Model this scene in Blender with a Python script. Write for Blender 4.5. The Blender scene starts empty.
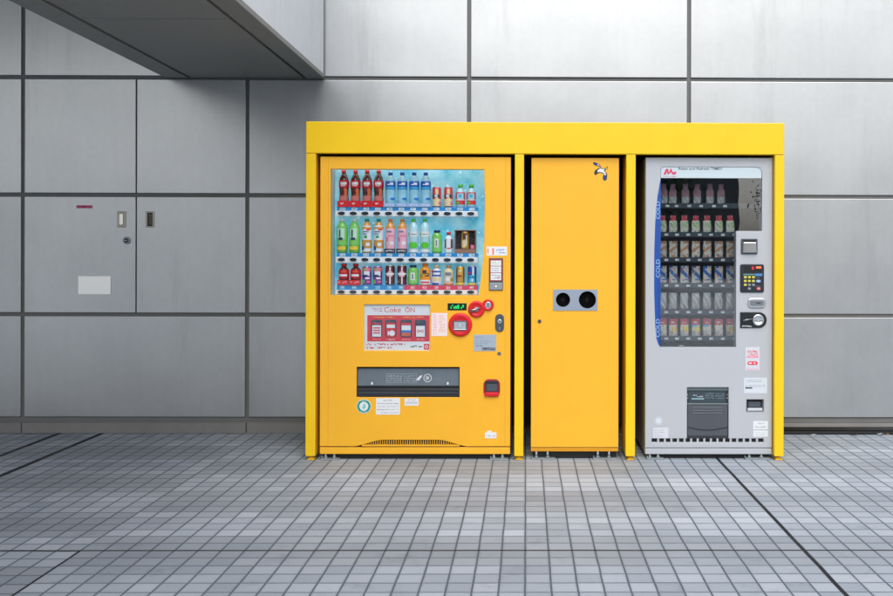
import bpy, bmesh, math, random
from mathutils import Vector, Matrix
random.seed(7)
R = math.radians
PI = math.pi
scene = bpy.context.scene
COL = scene.collection

# ------------------------------------------------------------------ camera model
F = 932.0; CX = 534.0; CY = 256.0
H = 1.22; CAMY = -6.42
YAW = R(0.5); ROLL = R(0.13)
CAMM = Matrix.Rotation(-YAW, 3, 'Z') @ Matrix.Rotation(R(90), 3, 'X') @ Matrix.Rotation(ROLL, 3, 'Z')
CAMP = Vector((0, CAMY, H))

def P(px, py, Y):
    d = CAMM @ Vector(((px - CX) / F, -(py - CY) / F, -1.0))
    t = (Y - CAMY) / d.y
    p = CAMP + d * t
    return p
def X(px, Y, py=300): return P(px, py, Y).x
def Z(py, Y, px=500): return P(px, py, Y).z
def rc(x0, y0, x1, y1, Y):
    xm = (x0 + x1) / 2; ym = (y0 + y1) / 2
    return X(x0, Y, ym), X(x1, Y, ym), Z(y1, Y, xm), Z(y0, Y, xm)

YF = -0.86      # front of the yellow surround
Y1 = -0.835     # drinks machine front
Y2 = -0.825     # bin cabinet front
Y3 = -0.82      # pack machine front
YB = -0.10      # backs of the machines

# ------------------------------------------------------------------ materials
def lin(v):
    v /= 255.0
    return v / 12.92 if v <= 0.04045 else ((v + 0.055) / 1.055) ** 2.4
def srgb(r, g, b): return (lin(r), lin(g), lin(b), 1)

MC = {}
def mat(name, rgb, rough=0.5, metal=0.0, spec=0.5, bump=0.0, bscale=60.0, var=0.0, vscale=3.0, emit=None, es=0.0, coat=0.0, trans=0.0, alpha=1.0):
    if name in MC: return MC[name]
    m = bpy.data.materials.new(name); m.use_nodes = True
    nt = m.node_tree; b = nt.nodes['Principled BSDF']
    b.inputs['Base Color'].default_value = srgb(*rgb)
    b.inputs['Roughness'].default_value = rough
    b.inputs['Metallic'].default_value = metal
    b.inputs['Specular IOR Level'].default_value = spec
    b.inputs['Coat Weight'].default_value = coat
    b.inputs['Transmission Weight'].default_value = trans
    b.inputs['Alpha'].default_value = alpha
    tc = nt.nodes.new('ShaderNodeTexCoord')
    if var > 0:
        n = nt.nodes.new('ShaderNodeTexNoise'); n.inputs['Scale'].default_value = vscale
        n.inputs['Detail'].default_value = 6; n.inputs['Roughness'].default_value = 0.65
        nt.links.new(tc.outputs['Object'], n.inputs['Vector'])
        mr = nt.nodes.new('ShaderNodeMapRange')
        mr.inputs['From Min'].default_value = 0.3; mr.inputs['From Max'].default_value = 0.7
        mr.inputs['To Min'].default_value = 1 - var; mr.inputs['To Max'].default_value = 1 + var
        nt.links.new(n.outputs['Fac'], mr.inputs['Value'])
        mx = nt.nodes.new('ShaderNodeMix'); mx.data_type = 'RGBA'; mx.blend_type = 'MULTIPLY'
        mx.inputs[0].default_value = 1.0
        mx.inputs[6].default_value = srgb(*rgb)
        nt.links.new(mr.outputs['Result'], mx.inputs[7])
        nt.links.new(mx.outputs[2], b.inputs['Base Color'])
        mr2 = nt.nodes.new('ShaderNodeMapRange')
        mr2.inputs['From Min'].default_value = 0.3; mr2.inputs['From Max'].default_value = 0.7
        mr2.inputs['To Min'].default_value = max(0.02, rough - var * 0.8); mr2.inputs['To Max'].default_value = min(1, rough + var * 0.8)
        nt.links.new(n.outputs['Fac'], mr2.inputs['Value'])
        nt.links.new(mr2.outputs['Result'], b.inputs['Roughness'])
    if bump > 0:
        n2 = nt.nodes.new('ShaderNodeTexNoise'); n2.inputs['Scale'].default_value = bscale; n2.inputs['Detail'].default_value = 3
        nt.links.new(tc.outputs['Object'], n2.inputs['Vector'])
        bp = nt.nodes.new('ShaderNodeBump'); bp.inputs['Strength'].default_value = bump; bp.inputs['Distance'].default_value = 0.002
        nt.links.new(n2.outputs['Fac'], bp.inputs['Height'])
        nt.links.new(bp.outputs['Normal'], b.inputs['Normal'])
    if emit:
        b.inputs['Emission Color'].default_value = srgb(*emit); b.inputs['Emission Strength'].default_value = es
    MC[name] = m
    return m

def node_math(nt, op, a, b=None, c=None):
    n = nt.nodes.new('ShaderNodeMath'); n.operation = op
    for i, v in enumerate((a, b, c)):
        if v is None: continue
        if isinstance(v, (int, float)): n.inputs[i].default_value = v
        else: nt.links.new(v, n.inputs[i])
    return n.outputs[0]

def glass_mat(name, tint, ior=1.6, rough=0.0):
    m = bpy.data.materials.new(name); m.use_nodes = True
    nt = m.node_tree; nt.nodes.clear()
    out = nt.nodes.new('ShaderNodeOutputMaterial')
    t = nt.nodes.new('ShaderNodeBsdfTransparent'); t.inputs['Color'].default_value = tint
    g = nt.nodes.new('ShaderNodeBsdfGlossy'); g.inputs['Roughness'].default_value = rough
    lw = nt.nodes.new('ShaderNodeLayerWeight'); lw.inputs['Blend'].default_value = 0.5
    f0 = ((ior - 1) / (ior + 1)) ** 2
    fr = node_math(nt, 'ADD', f0, node_math(nt, 'MULTIPLY', 1 - f0, node_math(nt, 'POWER', lw.outputs['Facing'], 5.0)))
    # a very light surface waviness
    tc = nt.nodes.new('ShaderNodeTexCoord'); n2 = nt.nodes.new('ShaderNodeTexNoise'); n2.inputs['Scale'].default_value = 4
    nt.links.new(tc.outputs['Object'], n2.inputs['Vector'])
    bp = nt.nodes.new('ShaderNodeBump'); bp.inputs['Strength'].default_value = 0.06; bp.inputs['Distance'].default_value = 0.01
    nt.links.new(n2.outputs['Fac'], bp.inputs['Height']); nt.links.new(bp.outputs['Normal'], g.inputs['Normal'])
    mx = nt.nodes.new('ShaderNodeMixShader')
    nt.links.new(fr, mx.inputs[0]); nt.links.new(t.outputs[0], mx.inputs[1]); nt.links.new(g.outputs[0], mx.inputs[2])
    nt.links.new(mx.outputs[0], out.inputs['Surface'])
    MC[name] = m
    return m

# ------------------------------------------------------------------ mesh builder
class MB:
    def __init__(s): s.bm = bmesh.new(); s.mats = []
    def mi(s, m):
        if m not in s.mats: s.mats.append(m)
        return s.mats.index(m)
    def merge(s, t, m, smooth=False):
        i = s.mi(m); vm = {}
        for v in t.verts: vm[v] = s.bm.verts.new(v.co)
        for f in t.faces:
            try: nf = s.bm.faces.new([vm[v] for v in f.verts])
            except ValueError: continue
            nf.material_index = i; nf.smooth = smooth
        t.free()
        return s
    def box(s, x0, x1, y0, y1, z0, z1, m, bev=0.0, seg=2):
        t = bmesh.new()
        bmesh.ops.create_cube(t, size=1)
        for v in t.verts:
            v.co = Vector(((x0 + x1) / 2 + v.co.x * (x1 - x0), (y0 + y1) / 2 + v.co.y * (y1 - y0), (z0 + z1) / 2 + v.co.z * (z1 - z0)))
        if bev > 0:
            bmesh.ops.bevel(t, geom=t.edges[:], offset=bev, segments=seg, profile=0.5, affect='EDGES')
        return s.merge(t, m)
    def prism(s, pts, y0, y1, m, bev=0.0, smooth=False):
        """outline in the x-z plane extruded from y0 to y1"""
        t = bmesh.new()
        a = [t.verts.new((p[0], y0, p[1])) for p in pts]
        b = [t.verts.new((p[0], y1, p[1])) for p in pts]
        n = len(pts)
        t.faces.new(a); t.faces.new(b[::-1])
        for i in range(n):
            t.faces.new((a[i], b[i], b[(i + 1) % n], a[(i + 1) % n]))
        bmesh.ops.recalc_face_normals(t, faces=t.faces[:])
        if bev > 0:
            es = [e for e in t.edges if abs(e.verts[0].co.y - y0) < 1e-6 and abs(e.verts[1].co.y - y0) < 1e-6]
            bmesh.ops.bevel(t, geom=es, offset=bev, segments=2, profile=0.5, affect='EDGES')
        return s.merge(t, m, smooth)
    def disc(s, cx, cz, r, y0, y1, m, n=32, bev=0.0, sz=1.0):
        return s.prism([(cx + r * math.cos(2 * PI * i / n), cz + r * sz * math.sin(2 * PI * i / n)) for i in range(n)], y0, y1, m, bev)
    def rrect(s, x0, x1, z0, z1, rad, y0, y1, m, bev=0.0):
        pts = []
        for (cx, cz, a0) in ((x1 - rad, z1 - rad, 0), (x0 + rad, z1 - rad, 90), (x0 + rad, z0 + rad, 180), (x1 - rad, z0 + rad, 270)):
            for k in range(7):
                a = R(a0 + 15 * k); pts.append((cx + rad * math.cos(a), cz + rad * math.sin(a)))
        return s.prism(pts, y0, y1, m, bev)
    def quad(s, x0, x1, z0, z1, y, m):
        v = [s.bm.verts.new(p) for p in ((x0, y, z0), (x1, y, z0), (x1, y, z1), (x0, y, z1))]
        f = s.bm.faces.new(v); f.material_index = s.mi(m)
        return s
    def poly(s, pts, y, m):
        v = [s.bm.verts.new((p[0], y, p[1])) for p in pts]
        f = s.bm.faces.new(v); f.material_index = s.mi(m)
        f.normal_update()
        if f.normal.y > 0: f.normal_flip()
        return s
    def flatdisc(s, cx, cz, r, y, m, n=24, sz=1.0):
        return s.poly([(cx + r * math.cos(2 * PI * i / n), cz + r * sz * math.sin(2 * PI * i / n)) for i in range(n)], y, m)
    def ring(s, cx, cz, r0, r1, y, m, n=32):
        i = s.mi(m)
        for k in range(n):
            a, b = 2 * PI * k / n, 2 * PI * (k + 1) / n
            v = [s.bm.verts.new((cx + r * math.cos(q), y, cz + r * math.sin(q))) for r, q in ((r0, a), (r1, a), (r1, b), (r0, b))]
            f = s.bm.faces.new(v); f.material_index = i
        return s
    def plate(s, x0, x1, z0, z1, holes, y0, y1, m, nb=None):
        """plate with rectangular openings (real thickness)"""
        xs = sorted(set([x0, x1] + [v for h in holes for v in h[:2]])); zs = sorted(set([z0, z1] + [v for h in holes for v in h[2:]]))
        t = bmesh.new(); V = {}
        def gv(i, j, k):
            if (i, j, k) not in V: V[(i, j, k)] = t.verts.new((xs[i], (y0, y1)[k], zs[j]))
            return V[(i, j, k)]
        def solid(i, j):
            if i < 0 or j < 0 or i >= len(xs) - 1 or j >= len(zs) - 1: return False
            cx = (xs[i] + xs[i + 1]) / 2; cz = (zs[j] + zs[j + 1]) / 2
            return not any(h[0] < cx < h[1] and h[2] < cz < h[3] for h in holes)
        for i in range(len(xs) - 1):
            for j in range(len(zs) - 1):
                if not solid(i, j): continue
                t.faces.new((gv(i, j, 0), gv(i + 1, j, 0), gv(i + 1, j + 1, 0), gv(i, j + 1, 0)))
                t.faces.new((gv(i, j, 1), gv(i, j + 1, 1), gv(i + 1, j + 1, 1), gv(i + 1, j, 1)))
                if not solid(i - 1, j): t.faces.new((gv(i, j, 0), gv(i, j + 1, 0), gv(i, j + 1, 1), gv(i, j, 1)))
                if not solid(i + 1, j): t.faces.new((gv(i + 1, j, 0), gv(i + 1, j, 1), gv(i + 1, j + 1, 1), gv(i + 1, j + 1, 0)))
                if not solid(i, j - 1): t.faces.new((gv(i, j, 0), gv(i, j, 1), gv(i + 1, j, 1), gv(i + 1, j, 0)))
                if not solid(i, j + 1): t.faces.new((gv(i, j + 1, 0), gv(i + 1, j + 1, 0), gv(i + 1, j + 1, 1), gv(i, j + 1, 1)))
        t.normal_update()
        es = [e for e in t.edges if len(e.link_faces) == 2 and e.calc_face_angle(0) > 1.0 and all(abs(v.co.y - y0) < 1e-6 for v in e.verts)]
        if nb: es = [e for e in es if not all(nb[0] - 1e-4 < v.co.x < nb[1] + 1e-4 and nb[2] - 1e-4 < v.co.z < nb[3] + 1e-4 for v in e.verts)]
        bmesh.ops.bevel(t, geom=es, offset=0.0025, segments=2, profile=0.5, affect='EDGES')
        return s.merge(t, m)
    def lathe(s, cx, cy, prof, n=20, caps=True):
        """prof: list of (r, z, material of the band above)"""
        rings = []
        for (r, z, m) in prof:
            rings.append([s.bm.verts.new((cx + r * math.cos(2 * PI * i / n), cy + r * math.sin(2 * PI * i / n), z)) for i in range(n)])
        for k in range(len(prof) - 1):
            mi = s.mi(prof[k][2])
            for i in range(n):
                f = s.bm.faces.new((rings[k][i], rings[k][(i + 1) % n], rings[k + 1][(i + 1) % n], rings[k + 1][i]))
                f.material_index = mi; f.smooth = True
        if caps:
            f = s.bm.faces.new(rings[0][::-1]); f.material_index = s.mi(prof[0][2])
            f = s.bm.faces.new(rings[-1]); f.material_index = s.mi(prof[-2][2])
        return s
    def wrap(s, cx, cy, r, z0, z1, a0, a1, m, n=6):
        """patch printed on a cylinder; angles in degrees, 0 faces the viewer"""
        mi = s.mi(m); vs = []
        for k in range(n + 1):
            a = R(-90 + a0 + (a1 - a0) * k / n)
            x, y = cx + r * math.cos(a), cy + r * math.sin(a)
            vs.append((s.bm.verts.new((x, y, z0)), s.bm.verts.new((x, y, z1))))
        for k in range(n):
            f = s.bm.faces.new((vs[k][0], vs[k + 1][0], vs[k + 1][1], vs[k][1])); f.material_index = mi; f.smooth = True
        return s
    def tube(s, pts, r, m, n=8):
        mi = s.mi(m); rings = []
        for k, p in enumerate(pts):
            p = Vector(p)
            d = (Vector(pts[min(k + 1, len(pts) - 1)]) - Vector(pts[max(k - 1, 0)])).normalized()
            u = d.cross(Vector((0, 0, 1)) if abs(d.z) < 0.9 else Vector((1, 0, 0))).normalized(); w = d.cross(u)
            rr = r[k] if isinstance(r, (list, tuple)) else r
            rings.append([s.bm.verts.new(p + (u * math.cos(2 * PI * i / n) + w * math.sin(2 * PI * i / n)) * rr) for i in range(n)])
        for k in range(len(rings) - 1):
            for i in range(n):
                f = s.bm.faces.new((rings[k][i], rings[k][(i + 1) % n], rings[k + 1][(i + 1) % n], rings[k + 1][i])); f.material_index = mi; f.smooth = True
        for rg in (rings[0][::-1], rings[-1]):
            f = s.bm.faces.new(rg); f.material_index = mi
        return s
    def scribble(s, x0, x1, z0, z1, y, m, rows, seed=1, fill=0.55, ch=1.0, edge=0.0):
        """rows of small characters too small to read"""
        rg = random.Random(seed); hh = (z1 - z0) / rows
        for k in range(rows):
            a = z0 + hh * k + hh * (1 - fill) / 2; b = a + hh * fill
            x = x0; xe = x1 - (x1 - x0) * rg.random() * edge
            while x < xe - 1e-5:
                w = hh * fill * ch * rg.uniform(0.5, 1.1)
                w = min(w, xe - x)
                if rg.random() < 0.85:
                    if rg.random() < 0.5: s.quad(x, x + w * 0.8, a, a + (b - a) * rg.uniform(0.25, 1), y, m)
                    else: s.quad(x, x + w * 0.8, b - (b - a) * rg.uniform(0.25, 0.9), b, y, m)
                x += w
        return s
    def text(s, body, x0, x1, z0, z1, y, m, rot=False, bold=0.0):
        k = (body, bold)
        if k not in TXT:
            cu = bpy.data.curves.new('t', 'FONT'); cu.body = body; cu.resolution_u = 3; cu.offset = bold
            o = bpy.data.objects.new('t', cu); COL.objects.link(o)
            dg = bpy.context.evaluated_depsgraph_get(); dg.update()
            me = bpy.data.meshes.new_from_object(o.evaluated_get(dg))
            TXT[k] = ([v.co.copy() for v in me.vertices], [list(p.vertices) for p in me.polygons])
            bpy.data.objects.remove(o); bpy.data.curves.remove(cu); bpy.data.meshes.remove(me)
        vs, fs = TXT[k]
        if not vs: return s
        a0 = min(v.x for v in vs); a1 = max(v.x for v in vs); b0 = min(v.y for v in vs); b1 = max(v.y for v in vs)
        mi = s.mi(m); nv = []
        for v in vs:
            u = (v.x - a0) / (a1 - a0); w = (v.y - b0) / (b1 - b0)
            if rot: co = (x0 + (1 - w) * (x1 - x0), y, z0 + u * (z1 - z0))
            else: co = (x0 + u * (x1 - x0), y, z0 + w * (z1 - z0))
            nv.append(s.bm.verts.new(co))
        for f in fs:
            try: g = s.bm.faces.new([nv[i] for i in f]); g.material_index = mi
            except ValueError: pass
        return s
    def build(s, name, parent=None, label=None, origin=None, smooth=False):
        o0 = Vector((0, 0, 0))
        if parent is not None:
            p = parent
            while p is not None: o0 += Vector(p.location); p = p.parent
        if origin is not None: o0 = Vector(origin)
        for v in s.bm.verts: v.co -= o0
        me = bpy.data.meshes.new(name); s.bm.to_mesh(me); s.bm.free()
        for m in s.mats: me.materials.append(m)
        o = bpy.data.objects.new(name, me); COL.objects.link(o)
        if parent is not None: o.parent = parent
        if origin is not None: o.location = origin
        if label: o['label'] = label
        return o
TXT = {}

def thing(name, label, cat, loc, group=None):
    o = bpy.data.objects.new(name, None); COL.objects.link(o)
    o.location = loc; o.empty_display_size = 0.1
    o['label'] = label; o['category'] = cat
    if group: o['group'] = group
    return o
def tag(o, label, cat, group=None, kind=None):
    o['label'] = label; o['category'] = cat
    if group: o['group'] = group
    if kind: o['kind'] = kind
    return o
def dup(root, loc, label):
    r = root.copy(); COL.objects.link(r); r.location = loc; r['label'] = label
    for ch in list(root.children):
        c = ch.copy(); COL.objects.link(c); c.parent = r
        for g in ch.children:
            d = g.copy(); COL.objects.link(d); d.parent = c
    return r

# ------------------------------------------------------------------ common materials
YEL_F = mat('surround_yellow_paint', (244, 200, 20), 0.32, var=0.035, vscale=4, bump=0.02, bscale=250)
YEL_M = mat('machine_yellow_paint', (244, 181, 42), 0.38, var=0.03, vscale=5, bump=0.03, bscale=300)
GREY_M = mat('machine_grey_paint', (180, 184, 191), 0.42, var=0.015, vscale=3, bump=0.03, bscale=300)
BLACK = mat('matt_black', (14, 14, 15), 0.6)
DARK = mat('dark_plastic', (38, 42, 47), 0.4, var=0.05, vscale=8)
SLATE = mat('slate_plastic', (72, 80, 88), 0.38, var=0.05, vscale=8)
WHITE = mat('white_plastic', (228, 232, 236), 0.4)
PAPER = mat('white_print', (226, 228, 232), 0.55)
STEEL = mat('brushed_steel', (150, 156, 162), 0.32, metal=0.9, var=0.05, vscale=30)
GALV = mat('galvanised_steel', (150, 160, 165), 0.5, metal=0.5, var=0.12, vscale=25)
CHROME = mat('polished_chrome', (225, 228, 230), 0.12, metal=1.0)
RED = mat('red_plastic', (214, 24, 34), 0.35)
REDP = mat('red_print', (214, 50, 66), 0.5)
REDD = mat('dark_red_print', (150, 22, 38), 0.45)
INK = mat('dark_ink', (52, 56, 66), 0.6)
INKG = mat('grey_ink', (120, 126, 138), 0.6)
BLUEP = mat('blue_print', (20, 120, 200), 0.5)
BLUED = mat('deep_blue_print', (14, 74, 160), 0.45)
CYAN = mat('cyan_print', (60, 175, 215), 0.5)
GREENP = mat('green_print', (40, 168, 90), 0.5)
LEAFG = mat('bright_green_print', (90, 200, 50), 0.5)
TEAL = mat('teal_print', (0, 150, 140), 0.5)
ORANGE = mat('orange_print', (240, 130, 50), 0.5)
PINK = mat('pink_print', (232, 120, 150), 0.5)
GOLD = mat('gold_print', (206, 160, 70), 0.35, metal=0.4)
CREAM = mat('cream_print', (226, 205, 160), 0.5)
YELP = mat('yellow_print', (240, 205, 60), 0.5)
PURP = mat('purple_print', (130, 50, 150), 0.45)
GLASS = glass_mat('display_glass', (0.97, 0.99, 1.0, 1), 1.45)
GLASS3 = glass_mat('tinted_glass', (0.90, 0.93, 0.94, 1), 2.1)

# ------------------------------------------------------------------ pavement
A = 0.0966
def pavement_mat():
    m = bpy.data.materials.new('paving_tiles'); m.use_nodes = True
    nt = m.node_tree; b = nt.nodes['Principled BSDF']; L = nt.links
    tc = nt.nodes.new('ShaderNodeTexCoord'); sp = nt.nodes.new('ShaderNodeSeparateXYZ'); L.new(tc.outputs['Object'], sp.inputs[0])
    M = lambda op, a, b=None, c=None: node_math(nt, op, a, b, c)
    # light wobble of the joint lines
    wn = nt.nodes.new('ShaderNodeTexNoise'); wn.inputs['Scale'].default_value = 3.5; wn.inputs['Detail'].default_value = 2
    L.new(tc.outputs['Object'], wn.inputs['Vector'])
    wob = M('MULTIPLY', M('SUBTRACT', wn.outputs['Fac'], 0.5), 0.007)
    left = M('LESS_THAN', sp.outputs['X'], -19 * A)
    u = M('DIVIDE', M('ADD', sp.outputs['X'], wob), A)
    v = M('DIVIDE', M('ADD', M('ADD', sp.outputs['Y'], 2.553), M('ADD', wob, M('MULTIPLY', left, 0.012))), A)
    iu = M('FLOOR', u); iv = M('FLOOR', v)
    fu = M('SUBTRACT', u, iu); fv = M('SUBTRACT', v, iv)
    du = M('MULTIPLY', M('MINIMUM', fu, M('SUBTRACT', 1.0, fu)), A)
    dv = M('MULTIPLY', M('MINIMUM', fv, M('SUBTRACT', 1.0, fv)), A)
    # special heavy joints: distance to particular lines
    def line(coord, at, half, cond=None):
        q = M('LESS_THAN', M('ABSOLUTE', M('SUBTRACT', coord, at)), half)
        return M('MULTIPLY', q, cond) if cond is not None else q
    cu = M('ADD', sp.outputs['X'], wob)
    cv = M('ADD', sp.outputs['Y'], wob)
    nz = nt.nodes.new('ShaderNodeTexNoise'); nz.inputs['Scale'].default_value = 9; nz.inputs['Detail'].default_value = 4; L.new(tc.outputs['Object'], nz.inputs['Vector'])
    jw = M('ADD', 0.0018, M('MULTIPLY', nz.outputs['Fac'], 0.0024))
    jr = M('ADD', 0.0012, M('MULTIPLY', nz.outputs['Fac'], 0.0036))
    def soft(d, w): # 1 in joint
        mr = nt.nodes.new('ShaderNodeMapRange'); mr.interpolation_type = 'SMOOTHSTEP'
        L.new(d, mr.inputs['Value'])
        L.new(w, mr.inputs['From Min']); L.new(M('ADD', w, 0.0014), mr.inputs['From Max'])
        mr.inputs['To Min'].default_value = 1; mr.inputs['To Max'].default_value = 0
        return mr.outputs['Result']
    ju = soft(du, jw); jv = soft(dv, jr)
    joint = M('MAXIMUM', ju, M('MULTIPLY', jv, 0.9))
    heavy = M('MAXIMUM', line(cu, 12 * A, 0.0095), M('MAXIMUM', line(cu, -30 * A, 0.019), line(cu, -33 * A, 0.019)))
    thin = line(cv, -2.556, 0.0075)
    lft = M('MULTIPLY', line(cu, -19 * A, 0.0055), M('LESS_THAN', sp.outputs['Y'], -2.55))
    thin = M('MAXIMUM', thin, lft)
    thin2 = line(cv, -2.553 - 31 * A, 0.006)
    far = M('MAXIMUM', line(cu, 43 * A, 0.0095), line(cu, 74 * A, 0.0095))
    heavy = M('MAXIMUM', heavy, M('MAXIMUM', thin, M('MAXIMUM', thin2, far)))
    # per tile random
    cb = nt.nodes.new('ShaderNodeCombineXYZ'); L.new(iu, cb.inputs[0]); L.new(iv, cb.inputs[1])
    w1 = nt.nodes.new('ShaderNodeTexWhiteNoise'); w1.noise_dimensions = '3D'; L.new(cb.outputs[0], w1.inputs['Vector'])
    # bands of four rows (smooth and flamed finish alternate)
    sh = M('MULTIPLY', M('LESS_THAN', u, -19.0), 4.0)
    band = M('FLOOR', M('DIVIDE', M('ADD', M('ADD', iv, 2.0), sh), 4.0))
    par = M('FLOORED_MODULO', band, 2.0)
    cb2 = nt.nodes.new('ShaderNodeCombineXYZ'); L.new(M('FLOOR', M('DIVIDE', u, 4.0)), cb2.inputs[0]); L.new(band, cb2.inputs[1])
    w2 = nt.nodes.new('ShaderNodeTexWhiteNoise'); L.new(cb2.outputs[0], w2.inputs['Vector'])
    cb3 = nt.nodes.new('ShaderNodeCombineXYZ'); L.new(iv, cb3.inputs[1]); L.new(M('FLOOR', M('DIVIDE', u, 31.0)), cb3.inputs[0])
    w3 = nt.nodes.new('ShaderNodeTexWhiteNoise'); L.new(cb3.outputs[0], w3.inputs['Vector'])
    fine = nt.nodes.new('ShaderNodeTexNoise'); fine.inputs['Scale'].default_value = 260; fine.inputs['Detail'].default_value = 4; L.new(tc.outputs['Object'], fine.inputs['Vector'])
    spk = nt.nodes.new('ShaderNodeTexVoronoi'); spk.inputs['Scale'].default_value = 190; L.new(tc.outputs['Object'], spk.inputs['Vector'])
    big = nt.nodes.new('ShaderNodeTexNoise'); big.inputs['Scale'].default_value = 1.3; big.inputs['Detail'].default_value = 7; big.inputs['Roughness'].default_value = 0.6; L.new(tc.outputs['Object'], big.inputs['Vector'])
    val = M('ADD', 0.86, M('MULTIPLY', par, 0.19))
    val = M('ADD', val, M('MULTIPLY', M('SUBTRACT', w1.outputs['Value'], 0.5), M('ADD', 0.10, M('MULTIPLY', par, 0.16))))
    val = M('ADD', val, M('MULTIPLY', M('SUBTRACT', w2.outputs['Value'], 0.5), 0.12))
    val = M('ADD', val, M('MULTIPLY', M('SUBTRACT', w3.outputs['Value'], 0.5), 0.14))
    val = M('ADD', val, M('MULTIPLY', M('SUBTRACT', fine.outputs['Fac'], 0.5), M('ADD', 0.15, M('MULTIPLY', par, 0.5))))
    val = M('ADD', val, M('MULTIPLY', M('SUBTRACT', big.outputs['Fac'], 0.5), 0.3))
    stn = nt.nodes.new('ShaderNodeTexNoise'); stn.inputs['Scale'].default_value = 5.5; stn.inputs['Detail'].default_value = 8; stn.inputs['Roughness'].default_value = 0.7; L.new(tc.outputs['Object'], stn.inputs['Vector'])
    val = M('SUBTRACT', val, M('MULTIPLY', M('MAXIMUM', 0, M('SUBTRACT', stn.outputs['Fac'], 0.56)), 1.2))
    dots = M('LESS_THAN', spk.outputs['Distance'], 0.16)
    val = M('SUBTRACT', val, M('MULTIPLY', dots, M('MULTIPLY', par, 0.13)))
    # dirt creeping from the joints
    edge = nt.nodes.new('ShaderNodeMapRange'); L.new(M('MINIMUM', du, dv), edge.inputs['Value']); edge.inputs['From Max'].default_value = 0.014
    edge.inputs['To Min'].default_value = 0.86; edge.inputs['To Max'].default_value = 1.0
    val = M('MULTIPLY', val, edge.outputs['Result'])
    base = nt.nodes.new('ShaderNodeMix'); base.data_type = 'RGBA'; base.blend_type = 'MIX'
    hue = M('ADD', M('MULTIPLY', w3.outputs['Value'], 0.3), M('MULTIPLY', w1.outputs['Value'], 0.45))
    L.new(hue, base.inputs[0])
    base.inputs[6].default_value = srgb(*TILE_A); base.inputs[7].default_value = srgb(*TILE_B)
    mul = nt.nodes.new('ShaderNodeMix'); mul.data_type = 'RGBA'; mul.blend_type = 'MULTIPLY'; mul.inputs[0].default_value = 1
    L.new(base.outputs[2], mul.inputs[6]); L.new(val, mul.inputs[7])
    jm = nt.nodes.new('ShaderNodeMix'); jm.data_type = 'RGBA'; L.new(M('MULTIPLY', joint, 0.93), jm.inputs[0])
    L.new(mul.outputs[2], jm.inputs[6]); jm.inputs[7].default_value = srgb(84, 94, 107)
    hm = nt.nodes.new('ShaderNodeMix'); hm.data_type = 'RGBA'; L.new(heavy, hm.inputs[0])
    L.new(jm.outputs[2], hm.inputs[6]); hm.inputs[7].default_value = srgb(30, 35, 42)
    L.new(hm.outputs[2], b.inputs['Base Color'])
    ro = M('ADD', 0.60, M('MULTIPLY', par, 0.12)); ro = M('ADD', ro, M('MULTIPLY', M('SUBTRACT', w1.outputs['Value'], 0.5), 0.12))
    ro = M('MAXIMUM', ro, M('MULTIPLY', joint, 0.9)); L.new(ro, b.inputs['Roughness'])
    b.inputs['Specular IOR Level'].default_value = 0.3
    hgt = M('SUBTRACT', M('MULTIPLY', fine.outputs['Fac'], M('ADD', 0.05, M('MULTIPLY', par, 0.22))), M('MAXIMUM', joint, heavy))
    tl = M('MULTIPLY', M('SUBTRACT', M('MULTIPLY', fu, M('SUBTRACT', w1.outputs['Value'], 0.5)), 0), 0.5)
    hgt = M('ADD', hgt, tl); hgt = M('ADD', hgt, M('MULTIPLY', w1.outputs['Value'], 0.3))
    bp = nt.nodes.new('ShaderNodeBump'); bp.inputs['Strength'].default_value = 0.7; bp.inputs['Distance'].default_value = 0.0025
    L.new(hgt, bp.inputs['Height']); L.new(bp.outputs['Normal'], b.inputs['Normal'])
    return m
TILE_A = (156, 167, 180); TILE_B = (164, 171, 180)
mb = MB(); mb.box(-150, 150, -200, 60, -0.2, 0.0, pavement_mat())
pv = mb.build('pavement'); pv['kind'] = 'structure'

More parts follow.
